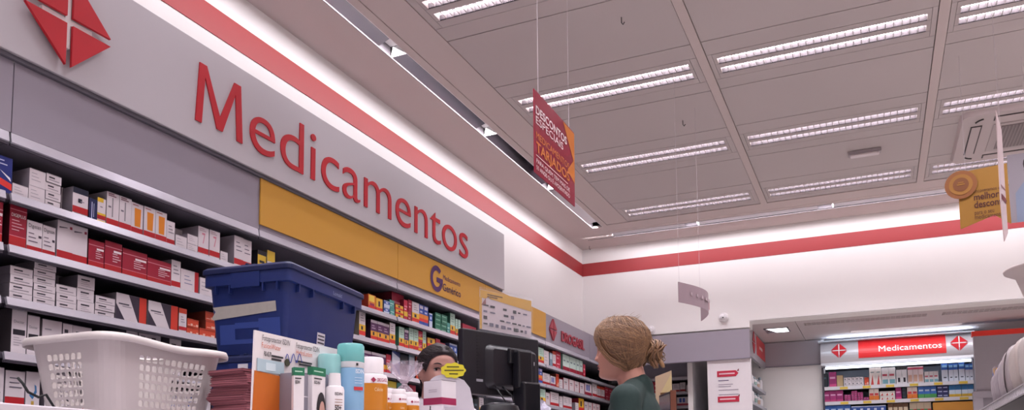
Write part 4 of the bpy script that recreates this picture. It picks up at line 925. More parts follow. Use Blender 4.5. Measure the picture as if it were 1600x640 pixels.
# --- blue crates
BLU = mat('#172862', .42, noise=.06, nscale=6, bump=.08); BLD = mat('#131d48', .45)
def crate(z, label, detail):
    a = math.radians(7.3); ex = Vector((-math.cos(a), -math.sin(a), 0)); ey = Vector((-math.sin(a), math.cos(a), 0))
    C = Vector((-1.687, 2.047, 0)); c = C+ex*.17+ey*.26
    t = thing('storage_crate', label, 'crate', (c.x, c.y, z), a, 'stacked blue storage crates'); t.scale = (.895, .867, 1)
    H = .266; b = MB()
    def rr(hx, hy, r_, z, n=5):
        out = []
        for cx, cy, a0 in ((hx-r_, -hy+r_, -90), (hx-r_, hy-r_, 0), (-hx+r_, hy-r_, 90), (-hx+r_, -hy+r_, 180)):
            for j in range(n): q = math.radians(a0+90*j/(n-1)); out.append((cx+r_*math.cos(q), cy+r_*math.sin(q), z))
        return out
    L = [(.148, .255, .02, 0), (.168, .278, .022, H-.04), (.170, .280, .022, H-.04), (.183, .293, .02, H-.038), (.183, .293, .02, H)]
    vs = []; fs = []
    for l in L: vs += rr(*l)
    n = 20
    for j in range(len(L)-1):
        for k in range(n): fs.append((j*n+k, j*n+(k+1) % n, (j+1)*n+(k+1) % n, (j+1)*n+k))
    fs.append(tuple(range(n-1, -1, -1))); fs.append(tuple((len(L)-1)*n+k for k in range(n))); b.add(vs, fs, BLU)
    b.build('body', t, smooth=True, auto=True)
    b = MB(); vs = rr(.190, .300, .02, H+.001)+rr(.190, .300, .02, H+.016)+rr(.180, .29, .02, H+.024)
    b.add(vs, [(j*n+k, j*n+(k+1) % n, (j+1)*n+(k+1) % n, (j+1)*n+k) for j in range(2) for k in range(n)]+[tuple(range(n-1, -1, -1)), tuple(2*n+k for k in range(n))], BLD)
    for s in (-1, 1): b.box((-.02+s*.01, -.28, H+.022), (.02+s*.01, .28, H+.0285), BLD)
    b.box((-.005, -.29, H+.024), (.005, .29, H+.0305), mat('#101c46', .5)); b.build('lid', t, smooth=False, bevel=.002)
    for s in (-.13, -.07, .07, .13): b = MB(); b.box((s-.003, -.292, H-.065), (s+.003, -.272, H-.038), BLU); b.build('rib', t)
    for s in (-.22, -.12, .12, .22): b = MB(); b.box((.165, s-.003, H-.065), (.182, s+.003, H-.038), BLU); b.build('rib', t)
    b = MB(); b.box((-.06, -.297, H-.05), (.06, -.285, H), BLU); b.build('catch', t)
    # document holder frame on the end
    def onend(mb, x0, x1, z0, z1, m, off=.001, sk=0):
        def yy(z): return -(.255+.023*z/(H-.04))-off
        mb.add([(x0, yy(z0), z0), (x1, yy(z0+sk), z0+sk), (x1, yy(z1+sk), z1+sk), (x0, yy(z1), z1)], [(0, 1, 2, 3)], m)
    if detail:
        H2 = mat('#34478a', .35)
        b = MB(); onend(b, -.125, .130, .035, .050, H2); onend(b, -.125, -.06, .05, .10, H2); onend(b, .04, .130, .05, .115, H2); onend(b, -.06, .04, .085, .105, H2); o = b.build('document_holder', t)
        b = MB(); TP = mat('#a9a39c', .6, noise=.1, nscale=60)
        def yy(z): return -(.255+.023*z/(H-.04))-.0025
        P = [(-.155, .128), (-.14, .145), (-.152, .160), (.115, .168), (.117, .135), (-.15, .118)]
        b.add([(x, yy(z), z) for x, z in P], [(0, 5, 4, 3, 2, 1)], TP); b.build('tape', t)
        tag(b and t.children[-1], 'torn grey tape strip')
        b = MB(); xx = lambda z: .148+.020*z/(H-.04)+.001
        b.add([(xx(.05), -.045, .05), (xx(.05), .015, .05), (xx(.095), .015, .095), (xx(.095), -.045, .095)], [(0, 1, 2, 3)], mat('#c9c6cc', .5))
        for q in range(3): b.add([(xx(.058+q*.012)+.0008, -.040, .058+q*.012), (xx(.058+q*.012)+.0008, .010, .058+q*.012), (xx(.063+q*.012)+.0008, .010, .063+q*.012), (xx(.063+q*.012)+.0008, -.040, .063+q*.012)], [(0, 1, 2, 3)], mat('#3a3640', .5))
        b.build('label', t)
        b = MB(); b.text('Lomald', 0, 0, .014, mat('#8d96b8', .5), width=.07, M=Matrix.Translation((.1838, .03, H-.028)) @ Matrix.Rotation(RZL, 4, 'Z')); b.build('embossed_name', t)
    else:
        b = MB(); b.box((-.02, -.300, H-.03), (.02, -.292, H-.005), mat('#c9c6cc', .5)); b.build('label', t)
crate(CT, 'lower blue crate under the other, mostly hidden behind cardboard display', False)
crate(CT+.2975, 'upper dark blue lidded crate with torn grey tape on its end', True)
# --- bundle of pink papers
t = MB(); PK = [mat(c, .85) for c in ('#8d5058', '#74404a', '#9a5c64')]
pz = CT; rnd = random.Random(3)
pa = onX(376, 600, -1.50)
for k in range(86):
    h_ = .002; dx, dy, rr_ = .006*math.sin(k*.21)+rnd.uniform(-.003, .003), .005*math.sin(k*.33+1)+rnd.uniform(-.003, .003), rnd.uniform(-.03, .03)+.05*math.sin(k*.13)
    t.box((-.06, -.045, 0), (.06, .045, h_-.0003), PK[k % 3], Matrix.Translation((-1.50+dx, pa[1]+dy, pz)) @ Matrix.Rotation(rr_, 4, 'Z')); pz += h_
tag(t.build('paper_stack'), 'uneven stack of dusty pink paper slips beside crate and cardboard display', 'paper stack', kind='stuff')
# --- loose paper and cable at the left
t = MB(); p = onZ(20, 628, CT)
P = np.array([-1.12, .70])
vs = []; 
for i in range(9):
    for j in range(5):
        u_, v_ = i/8, j/4; vs.append((-1.17-.16*v_, .62+.26*u_, CT+.002+.024*math.exp(-((u_-.45)/.18)**2)*(1-.5*v_)))
t.add(vs, [(i*5+j, (i+1)*5+j, (i+1)*5+j+1, i*5+j+1) for i in range(8) for j in range(4)], mat('#d9d2da', .6))
o = t.build('paper_sheet', smooth=True); o.modifiers.new('s', 'SOLIDIFY').thickness = .0006; tag(o, 'buckled white sheet of paper at lower left corner of counter', 'paper')
t = MB(); q0 = onX(28, 590, -1.22); q1 = onX(44, 612, -1.2); q2 = onX(60, 620, -1.2); q3 = onX(72, 616, -1.2)
t.tube([q0, (q0+q1)/2+[0, .0, .002], q1, q2, q3, (q3[0], q3[1]+.02, CT+.006), (q3[0]+.02, q3[1]+.06, CT+.004), (-1.14, q3[1]+.12, CT+.004), (-1.13, q3[1]+.16, CT+.012)], .0022, mat('#0c0b0e', .9), 8)
tag(t.build('cable', smooth=True), 'short black cable curling over the counter left of basket', 'cable')
# --- sunscreen counter display
XD = -1.15
def SP(px, X, z=1.25): return sol(1, (X, 0, z), px, False)
def SZ(py, px, X): Y = SP(px, X); return sol(2, (X, Y, 0), py, True)
yd0, yd1 = SP(397, XD), SP(566, XD); zd = SZ(515, 397, XD); Hd = zd-CT; Ld = yd1-yd0
t = thing('cardboard_display', 'white and orange cardboard sunscreen display with printed product names on counter', 'display', (XD, yd0, CT), RZL)
CW = mat('#d8d0d2', .55, noise=.02)
b = MB(); b.prism([(-.006, 0), (Ld, 0), (Ld, Hd-.002), (0, Hd)], .004, CW); b.build('backboard', t)
b = MB(); zo = SZ(578, 396, XD)-CT
b.prism([(-.006, 0), (.115, 0), (.115, zo-.006), (0, zo)], .0015, mat('#b8601a', .5), M=Matrix.Translation((0, -.0018, 0)))
b.box((-.006, -.045, 0), (Ld*.60, -.043, .018), mat('#d2481f', .5)); b.box((-.006, -.045, 0), (Ld*.60, 0, .004), mat('#b8601a', .5)); b.build('orange_tray', t)
b = MB(); b.box((.006, -.003, zo), (.088, -.0015, zo+.026), mat('#a7bac4', .4)); b.box((.03, -.004, zo+.004), (.06, -.003, zo+.02), mat('#c5d3da', .4)); b.build('printed_bottle', t)
b = MB(); K_ = mat('#2b262c', .5); OG = mat('#c0603a', .5)
zz = lambda px, py: SZ(py, px, XD)-CT; yy_ = lambda px: SP(px, XD)-yd0
b.text('Fotoprotector ISDIN', yy_(408), zz(408, 531), .0115, K_, width=yy_(451)-yy_(408), off=.0, y=-.002); b.text('FusionWater', yy_(407), zz(407, 542), .0105, OG, width=yy_(437)-yy_(407), y=-.002)
b.text('Fotoprotector ISDIN', yy_(461), zz(461, 543), .0115, K_, width=yy_(497)-yy_(461), off=.0, y=-.002); b.text('HydroLotion', yy_(461), zz(461, 553), .0105, OG, width=yy_(486)-yy_(461), y=-.002)
b.text('R$ 65,70', yy_(411), zz(411, 555), .009, K_, width=.022, off=.03, y=-.002)
for px, py, w_ in ((423, 557, .036), (423, 562, .03), (461, 565, .055), (466, 570, .042)): b.box((yy_(px), -.002, zz(px, py)), (yy_(px)+w_, -.0015, zz(px, py)+.004), K_)
b.build('printed_text', t)
b = MB(); BLs = mat('#2c3c90', .5); s0 = (yy_(444), zz(444, 560))
b.tube([(s0[0]+.055*u_, -.003, s0[1]+.010*math.sin(u_*17)+.008*u_) for u_ in [k/24 for k in range(25)]], .0009, BLs, 5); b.build('handwriting', t)
b = MB(); b.lathe([(.008, 0), (.008, .002)], mat('#3b3a2a', .5), n=18, M=Matrix.Translation((yy_(447), -.0015, zz(447, 566))) @ Matrix.Rotation(math.radians(90), 4, 'X')); b.build('seal', t)
TR_ = mat('#8b8794', .3, alpha=.75)
for px in (436, 468):
    b = MB(); a, c = yy_(px), yy_(px+23); z1 = zz(px, 583)
    b.box((a, -.040, .018), (c, -.038, z1), TR_); b.box((a, -.040, .018), (a+.0015, 0, z1), TR_); b.box((a, -.0405, .018+(z1-.018)*.5), (c, -.0400, .018+(z1-.018)*.5+.002), mat('#c9c4cc', .3))
    b.box((a, -.0412, .018), (a+.003, -.0402, z1), mat('#c9c4cc', .3)); b.box((c-.003, -.0412, .018), (c, -.0402, z1), mat('#c9c4cc', .3)); b.build('divider_window', t)
# tall product boxes with green tops
X1 = -1.100
def pbox(px0, px1, pyt, label, portrait, X=X1, tilt=0):
    Y0, Y1 = SP(px0, X), SP(px1, X); z = SZ(pyt, px0, X)
    t = thing('sunscreen_box', label, 'box', (X, Y0, CT+.0045), RZL+math.radians(tilt))
    w_, h_ = Y1-Y0, z-CT-.0045; b = MB(); b.box((0, 0, 0), (w_, .013, h_), mat('#d5ced2', .45)); b.build('carton', t, bevel=.0008)
    b = MB(); b.box((0, -.0006, h_*.86), (w_, 0, h_), mat('#1f6b4c', .45)); b.box((-.0004, 0, h_*.86), (0, .013, h_), mat('#1f6b4c', .45)); b.text('ISDIN', w_*.12, h_*.72, .006, K_, width=w_*.45, off=.02, y=-.001)
    b.box((w_*.1, -.001, h_*.92), (w_*.8, -.0007, h_*.94), mat('#a9cbb9', .5)); b.box((w_*.12, -.001, h_*.80), (w_*.7, -.0007, h_*.82), K_); b.build('print', t)
    if portrait:
        b = MB()
        def dsc(cx, cz, rx, rz, m, y, n=18): b.add([(cx+rx*math.cos(2*math.pi*k/n), y, cz+rz*math.sin(2*math.pi*k/n)) for k in range(n)], [tuple(range(n))], m)
        dsc(w_*.66, h_*.30, w_*.33, h_*.29, mat('#221c20', .5), -.0012); dsc(w_*.72, h_*.24, w_*.22, h_*.2, mat('#b98f84', .5), -.0018)
        b.box((w_*.62, -.0024, h_*.27), (w_*.70, -.0020, h_*.28), K_); b.box((w_*.80, -.0024, h_*.27), (w_*.88, -.0020, h_*.28), K_); b.box((0, -.0012, .0), (w_*.5, -.0008, h_*.12), mat('#c4442c', .5)); b.build('portrait', t)
    return t
pbox(459, 470, 573, 'tilted narrow sunscreen box with green top, in cardboard display', False, tilt=-32)
pbox(488, 508.5, 572, 'white sunscreen box with green top and printed portrait', True)
def pbottle(name, px0, px1, pyt, label, X, parts, cat='bottle'):
    Y0, Y1 = SP(px0, X), SP(px1, X); z = SZ(pyt, (px0+px1)/2, X); r_ = (Y1-Y0)/2*.82; cy = (Y0+Y1)/2
    d_ = np.array([X, cy]); 
    t = thing(name, label, cat, (X, cy, CT)); h = z-CT
    for nm_, prof, m, sm_ in parts:
        b = MB(); b.lathe([(r_*a, h*c) for a, c in prof], m, n=28); b.build(nm_, t, smooth=True, auto=True)
    return t, r_, h
CLR = mat('#8fc4c4', .1, alpha=.78)
WP = mat('#dcd6da', .35)
ty, r_, h = pbottle('sunscreen_bottle', 512, 534, 583, 'small white sunscreen bottle with narrow cap in front of display', -1.09,
   [('body', [(.9, 0), (1, .02), (1, .70), (.9, .76), (.62, .78)], WP, 1), ('cap', [(.66, .775), (.58, 1.0), (.3, 1.002)], WP, 1)])
b = MB(); M_ = Matrix.Rotation(math.radians(62), 4, 'Z')
b.text('ISDIN', -.010, h*.60, .006, K_, width=.018, off=.02, y=-r_*1.03, M=M_); b.text('50+', -.010, h*.34, .010, K_, width=.016, off=.03, y=-r_*1.03, M=M_)
for q in range(3): b.box((-.010, -r_*1.03-.0002, h*(.52-q*.05)), (.008, -r_*1.03, h*(.53-q*.05)), mat('#8a5a48', .5), M_)
b.build('label', ty)
pbottle('spray_bottle', 500, 528, 554, 'teal capped bottle half hidden behind the white sunscreen bottle', -1.128,
   [('body', [(.95, 0), (1, .02), (1, .70), (.95, .72)], mat('#7fa6bf', .25), 1), ('cap', [(.96, .72), (.96, .97), (.88, 1.0)], CLR, 1)])
ty, r_, h = pbottle('spray_bottle', 532, 562.5, 538, 'tall pale blue spray bottle with teal cap and red label strip', -1.10,
   [('body', [(.95, .10), (1, .11), (1, .70), (.96, .72)], mat('#7da3c4', .25, noise=.03), 1), ('base', [(.93, 0), (.99, .01), (1, .10)], mat('#2456a0', .3), 1),
    ('neck_ring', [(.98, .72), (1.0, .73), (1.0, .785), (.96, .79)], mat('#c9c8ce', .4), 1), ('cap', [(.98, .79), (1.0, .80), (.99, .975), (.90, 1.0)], mat('#6fb3b3', .2, alpha=.92), 1)])
b = MB(); M_ = Matrix.Rotation(math.radians(60), 4, 'Z'); y_ = -r_*1.02
b.text('ISDIN', -.002, h*.655, .009, mat('#d5dbe6', .4), width=.020, off=.02, y=y_, M=M_); b.box((-.006, y_-.0002, h*.46), (.016, y_, h*.50), mat('#b93036', .5), M_)
for q in range(3): b.box((-.004, y_-.0002, h*(.60-q*.03)), (.014, y_, h*(.605-q*.03)), mat('#c5cfe0', .5), M_)
b.box((-.001, y_-.0006, h*.74), (.004, y_, h*.77), K_, M_); b.build('label', ty)
# orange and white supplement jars
WJ = mat('#ddd6da', .35); AM = mat('#c07820', .3, noise=.05)
def jar(px0, px1, pyt, X, label, big):
    if big: P = [('body', [(.96, 0), (1, .02), (1, .66)], AM, 1), ('shoulder', [(1.0, .66), (1.0, .73), (.93, .775), (.72, .79)], WJ, 1), ('cap', [(.72, .79), (.75, .795), (.75, .98), (.70, 1.0)], WJ, 1)]
    else: P = [('body', [(.96, 0), (1, .02), (1, .72)], AM, 1), ('shoulder', [(1.0, .72), (1.0, .86), (.92, .895), (.8, .90)], WJ, 1), ('cap', [(.86, .90), (.86, .985), (.80, 1.0)], WJ, 1)]
    ty, r_, h = pbottle('supplement_jar', px0, px1, pyt, label, X, P, 'jar')
    b = MB(); M_ = Matrix.Rotation(math.radians(50), 4, 'Z'); y_ = -r_*1.02; k = r_/.03
    zc = h*(.70 if big else .79); s_ = .005*k
    b.add([(-.004*k, y_, zc-s_), (-.004*k+s_, y_, zc), (-.004*k, y_, zc+s_), (-.004*k-s_, y_, zc)], [(0, 1, 2, 3)], mat('#9c2348', .5)); b.text('DROGASIL', .003*k, zc-.003*k, .006*k, mat('#9c2348', .5), width=.018*k, off=.02, y=y_, M=None)
    b.v = [tuple(M_ @ Vector(v)) for v in b.v]
    b.text('Cálcio' if big else 'Calma', -.002*k, h*(.56 if big else .60), .006*k, mat('#e2cfae', .5), width=.015*k, y=y_, M=M_)
    b.build('label', ty)
jar(561, 597, 559, -1.20, 'large white and amber supplement jar beside blue spray bottle', True)
jar(597, 613, 607, -1.25, 'first of three small white and amber jars, next to large jar', False)
jar(614, 631, 608, -1.22, 'middle of three small white and amber jars', False)
jar(632, 650, 613, -1.22, 'last of three small white and amber jars, below gift bag', False)
b = MB(); Ya = SP(561, -1.12); Yb_ = SP(571, -1.12); zt_ = SZ(622, 561, -1.12)
b.box((0, 0, 0), (Yb_-Ya, .02, zt_-CT), mat('#a8242c', .45)); o = b.build('small_box'); o.location = (-1.135, Ya, CT); o.rotation_euler = (0, 0, RZL); tag(o, 'small red box between blue spray bottle and large jar', 'box')
# gift bag of clear film
t = thing('gift_bag', 'crumpled clear cellophane gift bag tied at neck, beside white box', 'gift bag', (-1.36, SP(632, -1.36), CT))
FILM = mat('#b9a8b4', .12, alpha=.42, bump=.6, nscale=40); rg = random.Random(5)
zk = SZ(601, 632, -1.36)-CT
def crump(mb, prof, n, amp):
    vs = []; fs = []
    for r_, z, ph in prof:
        for k in range(n):
            a = 2*math.pi*k/n; rr = r_*(1+amp*math.sin(5*a+ph)+amp*.6*math.sin(9*a-ph*2)+rg.uniform(-amp, amp)*.3); vs.append((rr*math.cos(a), rr*math.sin(a), z+rg.uniform(-.003, .003)))
    for j in range(len(prof)-1):
        for k in range(n): fs.append((j*n+k, j*n+(k+1) % n, (j+1)*n+(k+1) % n, (j+1)*n+k))
    mb.add(vs, fs, FILM)
b = MB(); crump(b, [(.038, 0, 0), (.042, zk*.4, .5), (.040, zk*.75, 1), (.022, zk*.93, 1.4), (.006, zk, 2)], 30, .10); b.build('pouch', t)
b = MB(); crump(b, [(.006, zk, 2), (.016, zk+.018, 2.5), (.034, zk+.040, 3), (.050, zk+.058, 3.6), (.052, zk+.072, 4.2)], 36, .22); b.build('ruffle', t)
b = MB(); b.tube([(.008*math.cos(a), .008*math.sin(a), zk) for a in [k*.5 for k in range(14)]], .0016, mat('#d8c6d0', .4), 6); b.build('tie', t)
b = MB(); b.box((-.02, -.02, 0), (.02, .02, zk*.6), mat('#8c3a50', .5)); b.build('wrapped_box', t, bevel=.002)
# white and magenta box on smaller boxes
Dd = 2.62; pb = ray(690, 593); pb = pb/np.hypot(pb[0], pb[1])*Dd; cx_, cy_ = pb[0], pb[1]; ztop = CZ+pb[2]
rz_ = math.radians(-36+180*0)
zb_ = ztop-.082
t = thing('gift_box', 'white carton with magenta base band, corner forward, before employee', 'box', (cx_, cy_, zb_), math.radians(-12))
b = MB(); ang1 = math.radians(0)
b.box((-.078, 0, 0), (0, .072, .082), mat('#d6cfd4', .45)); b.build('carton', t, bevel=.001)
b = MB(); MGm = mat('#98284f', .45); b.box((-.0785, -.0006, .004), (.0006, .0725, .026), MGm); b.box((-.0785, .0005, .0815), (.0005, .0725, .0828), mat('#5a4c54', .5))
for q in range(2): b.box((-.055, -.0008, .045+q*.006), (-.02, -.0002, .0465+q*.006), mat('#9a909a', .5))
b.build('print', t)
for (dx, dy, ww, lb_) in ((-.084, .0, .045, 'left'), (-.034, .0, .040, 'right')):
    o = MB(); o.box((0, 0, 0), (ww, .07, zb_-CT-.0005), mat('#cfc8ce', .45)); o.box((.004, -.0005, (zb_-CT)*.6), (ww-.004, 0, (zb_-CT)*.72), mat('#a86a80', .5)); o = o.build('small_box'); M_ = Matrix.Translation((cx_, cy_, CT)) @ Matrix.Rotation(math.radians(26), 4, 'Z') @ Matrix.Translation((dx, dy, 0)); o.location = M_.translation; o.rotation_euler = (0, 0, math.radians(26))
    tag(o, 'small pinkish white box under the magenta banded carton, on its %s' % lb_, 'box')
# white domed card display with yellow burst sticker
ds = ray(700, 592); ds = ds/np.hypot(ds[0], ds[1])*2.78
t = thing('card_display', 'white domed card holding a yellow scalloped price sticker', 'display', (ds[0], ds[1], CT), math.radians(27))
q_ = 2.78/1274
b = MB(); zt_ = CZ+ds[2]-CT; P = [(-.055, 0), (.115, 0), (.075, zt_-.03), (.055, zt_-.004), (.02, zt_+.012)]+[(-.005+.052*math.cos(a)*1.0-.01, zt_-.02+.036*math.sin(a)) for a in [math.radians(60+12*k) for k in range(11)]]
b.prism(P, .004, mat('#bfb9c1', .5)); b.build('card', t)
b = MB(); P = [((.018+(.042+.002*math.cos(9*a))*math.cos(a)), zt_+.030+(.026+.002*math.cos(9*a))*math.sin(a)) for a in [2*math.pi*k/48 for k in range(48)]]
b.prism(P, .002, mat('#cfc22c', .5), M=Matrix.Translation((0, -.0042, 0))); b.build('sticker', t); b = MB()
for k, (w0_, w1_) in enumerate(((-.022, .02), (-.030, .036), (-.014, .016))):
    b.box((.018+w0_, -.0048, zt_+.040-k*.012), (.018+w1_, -.0043, zt_+.044-k*.012), mat('#4a4418', .5), Matrix.Rotation(0, 4, 'Y'))
b.build('sticker_print', t); b = MB(); b.box((-.05, 0, 0), (.10, .06, .003), mat('#d8d1d6', .5)); b.build('foot', t)
# ---------------------------------------------------------------- monitor
def V2(px, py, A, B): return onV(px, py, A, B)
A, B = np.array([-1.435, 2.745]), np.array([-1.285, 3.145])
TLp, BLp = V2(723, 511, A, B), V2(718, 613, A, B); TRp = V2(842, 530, A, B)
ax = (TRp-TLp)[:2]; Lm = np.hypot(*ax); rzm = math.atan2(ax[1], ax[0]); Hm = TLp[2]-BLp[2]; zb_ = BLp[2]
t = thing('computer_monitor', 'black computer monitor seen from behind, standing on counter beside employee', 'monitor', (TLp[0], TLp[1], CT), rzm)
BKm = mat('#1d1b22', .38, noise=.1, nscale=5); BK2 = mat('#15141a', .3); z0 = zb_-CT; z1 = z0+Hm
b = MB(); b.add([(0, 0, z0), (Lm, 0, z0), (Lm, 0, z1), (0, 0, z1), (.0, .03, z0), (Lm, .03, z0), (Lm, .03, z1), (0, .03, z1)], [(0, 1, 2, 3), (0, 4, 5, 1), (1, 5, 6, 2), (3, 2, 6, 7), (0, 3, 7, 4), (5, 4, 7, 6)], BKm); b.build('casing', t, bevel=.006)
b = MB(); b.add([(.02, .0305, z0+.02), (Lm-.02, .0305, z0+.02), (Lm-.02, .0305, z1-.02), (.02, .0305, z1-.02)], [(3, 2, 1, 0)], mat('#5a7090', .2, emit=.35)); b.build('screen', t)
b = MB(); u0, u1 = Lm*.27, Lm*.93; v0, v1 = z0+Hm*.10, z1-Hm*.20
vs = []
for (g_, y) in ((0, 0), (.012, -.022), (.02, -.028)):
    for cx, cz, a0 in ((u1-.03, v1-.03, 0), (u0+.03, v1-.03, 90), (u0+.03, v0+.03, 180), (u1-.03, v0+.03, 270)):
        for k in range(5): a = math.radians(a0+22.5*k); vs.append((cx+(.03-g_)*math.cos(a), y, cz+(.03-g_)*math.sin(a)))
b.add(vs, [(j*20+k, j*20+(k+1) % 20, (j+1)*20+(k+1) % 20, (j+1)*20+k) for j in range(2) for k in range(20)]+[tuple(40+k for k in range(20))], BKm); b.build('rear_cover', t, smooth=True, auto=True)
b = MB()
for k in range(16): b.box((Lm*.17, -.001, z0+.05+k*.0125), (Lm*.21, .0, z0+.054+k*.0125), BK2)
b.build('vent_slots', t)
b = MB(); c = Lm*.62
b.box((c-.055, -.045, z1-.125), (c+.045, -.026, z1-.06), BK2); b.box((c-.035, -.075, z0+.03), (c+.045, -.035, z1-.07), BK2); b.box((c-.028, -.095, 0.02), (c+.07, -.03, z0+.055), BK2); b.build('stand_neck', t, bevel=.008)
b = MB(); b.lathe([(.11, 0), (.115, .008), (.10, .018), (.03, .024)], BK2, c=(c, -.03, 0), n=32, sy=.8); b.build('stand_base', t, smooth=True, auto=True)
b = MB(); b.tube([(Lm*.35, -.02, z0+.035), (Lm*.38, -.05, z0-.01), (Lm*.44, -.06, z0-.05), (Lm*.46, -.06, .10), (Lm*.44, -.07, .01)], .003, BK2, 8); b.tube([(Lm*.45, -.02, z0+.035), (Lm*.5, -.05, z0+.0), (Lm*.54, -.06, z0-.07), (Lm*.54, -.06, .01)], .003, BK2, 8); b.build('cable', t, smooth=True)
b = MB(); b.box((c+.050, -.0765, z0+.125), (c+.053, -.0755, z0+.14), mat('#cfcfd4', .5)); b.box((Lm*.16, -.002, z0+.05), (Lm*.24, -.001, z0+.06), mat('#8f8d96', .4)); b.build('mark', t)
# receipt printer under it
t = thing('receipt_printer', 'rounded black receipt printer on counter below the monitor', 'printer', (-1.22, 2.62, CT), math.radians(60))
hp = sol(2, (-1.22, 2.62, 0), 629, True)-CT
b = MB(); b.lathe([(.080, 0), (.085, .01), (.085, hp*.7), (.07, hp*.93), (.035, hp)], BK2, n=32, sx=1.0, sy=.8); b.build('housing', t, smooth=True, auto=True)
b = MB(); b.box((-.045, -.03, hp*.97), (.045, .01, hp*.985), mat('#b9b5bb', .5)); b.build('paper_roll', t)
# leaflet sign behind the monitor
o_ = np.array([ax[1], -ax[0]])/Lm*-.07; A2, B2 = TLp[:2]+o_, TRp[:2]+o_
c_ = [V2(x, y, A2, B2) for x, y in ((754, 452), (833.5, 469), (829.5, 528), (749.5, 513))]
Ls = np.hypot(*(c_[1]-c_[0])[:2]); Hs = c_[0][2]-c_[3][2]; zs = c_[3][2]
t = thing('leaflet_holder', 'clear holder with yellow and white logo leaflet rising behind black monitor', 'sign', (c_[3][0], c_[3][1], CT), rzm)
z0 = zs-CT; sh = .008
b = MB(); b.prism([(0, z0), (Ls, z0-.004), (Ls+.004, z0+Hs-.006), (.002, z0+Hs)], .001, mat('#cdbfc6', .4)); b.build('leaflet', t)
b = MB(); b.add([(.002, -.001, z0+Hs*.80), (.03, -.001, z0+Hs*.78), (.055, -.001, z0+Hs*.86), (.055, -.001, z0+Hs*.80), (Ls+.002, -.001, z0+Hs*.68), (Ls+.003, -.001, z0+Hs*.97), (.002, -.001, z0+Hs*.99)], [(0, 1, 2, 6), (2, 3, 4, 5, 6)], mat('#cf9f3c', .45))
b.box((0, -.001, z0), (.012, -.0005, z0+Hs*.8), mat('#cf9f3c', .45)); b.add([(.008, -.0014, z0+Hs*.60), (.034, -.0014, z0+Hs*.60), (.034, -.0014, z0+Hs*.80)], [(0, 1, 2)], mat('#8c5a58', .5)); b.build('yellow_header', t)
b = MB(); BRk = mat('#6a4a20', .5); rg = random.Random(2)
b.box((.042, -.0016, z0+Hs*.885), (.130, -.0012, z0+Hs*.915), BRk); b.box((.042, -.0016, z0+Hs*.83), (.100, -.0012, z0+Hs*.86), BRk)
for j in range(4):
    x = .02
    while x < Ls-.03:
        w_ = rg.uniform(.012, .03); h_ = rg.choice((.006, .009, .014)); m_ = K_ if rg.random() < .7 else mat('#6a6478', .5); zc = z0+Hs*(.62-.155*j)-.010*x/Ls
        if rg.random() < .8: b.box((x, -.0016, zc-h_/2), (x+w_, -.0012, zc+h_/2), m_)
        x += w_+rg.uniform(.008, .016)
b.build('printed_logos', t)
b = MB(); G_ = mat('#dfe3ea', .05, alpha=.07); b.prism([(-.006, z0-.006), (Ls+.006, z0-.01), (Ls+.01, z0+Hs+.004), (-.004, z0+Hs+.010)], .001, G_, M=Matrix.Translation((0, -.004, 0))); b.box((-.006, .002, 0), (Ls+.006, .004, z0+Hs*.3), G_); b.box((0, 0, 0), (Ls, .10, .003), G_); b.build('clear_holder', t)
# crumpled plastic bag right of the monitor
t = MB(); pbg = ray(845, 632); pbg = pbg/np.hypot(pbg[0], pbg[1])*3.72
vs = []; rg = random.Random(9); n = 16
for j in range(9):
    for k in range(n):
        a = math.pi*j/8; p_ = 2*math.pi*k/n; rr = 1+rg.uniform(-.18, .18); vs.append((pbg[0]+.06*rr*math.sin(a)*math.cos(p_), pbg[1]+.06*rr*math.sin(a)*math.sin(p_), CT+.11+(-.11 if j == 8 else .115*rr*math.cos(a))))
t.add(vs, [(j*n+k, (j+1)*n+k, (j+1)*n+(k+1) % n, j*n+(k+1) % n) for j in range(8) for k in range(n)], mat('#a9a4b4', .35))
tag(t.build('plastic_bag'), 'crumpled pale plastic bag on counter just right of the monitor', 'plastic bag')
# ---------------------------------------------------------------- second desk behind the customer
t = thing('service_desk', 'service desk mostly hidden behind the customer in green', 'counter', (-1.15, 5.35, 0))
b = MB(); b.box((-.35, -.45, 1.10), (.30, .45, 1.13), CG); b.box((-.32, -.42, 0), (.27, .42, 1.10), mat('#a7a0aa', .5)); b.build('body', t, bevel=.003)
Y2 = 5.1; pm = lambda px, py, Y=Y2: onY(px, py, Y)
t = thing('computer_monitor', 'small monitor with orange-brown side right of the woman in green', 'monitor', (pm(1048, 620)[0], Y2, 1.13), math.radians(-62))
hm = pm(1052, 610)[2]-1.13
b = MB(); b.box((-.30, 0, hm-.30), (0, .03, hm), mat('#2a2228', .4)); b.build('casing', t, bevel=.004)
b = MB(); b.box((-.285, -.002, hm-.285), (-.015, 0, hm-.015), mat('#4d464c', .15)); b.build('screen', t)
b = MB(); b.box((0, -.003, hm-.305), (.006, .034, hm+.004), mat('#6d3c2a', .5)); b.build('side_panel', t)
b = MB(); b.box((-.17, .03, .01), (-.13, .06, hm-.1), mat('#2a2228', .4)); b.box((-.24, -.05, 0), (-.06, .12, .012), mat('#2a2228', .4)); b.build('stand', t)
t = thing('leaflet_holder', 'tan and yellow leaflet in clear holder right of the woman in green', 'sign', (pm(1024, 600, 5.55)[0], 5.55, 1.13), math.radians(-14))
wl = pm(1052, 600, 5.55)[0]-pm(1024, 600, 5.55)[0]; z1 = pm(1024, 588, 5.55)[2]-1.13; z2 = pm(1052, 579, 5.55)[2]-1.13
b = MB(); b.prism([(0, .02), (wl, .02), (wl, z2), (0, z1)], .002, mat('#c2a98e', .5)); b.build('leaflet', t)
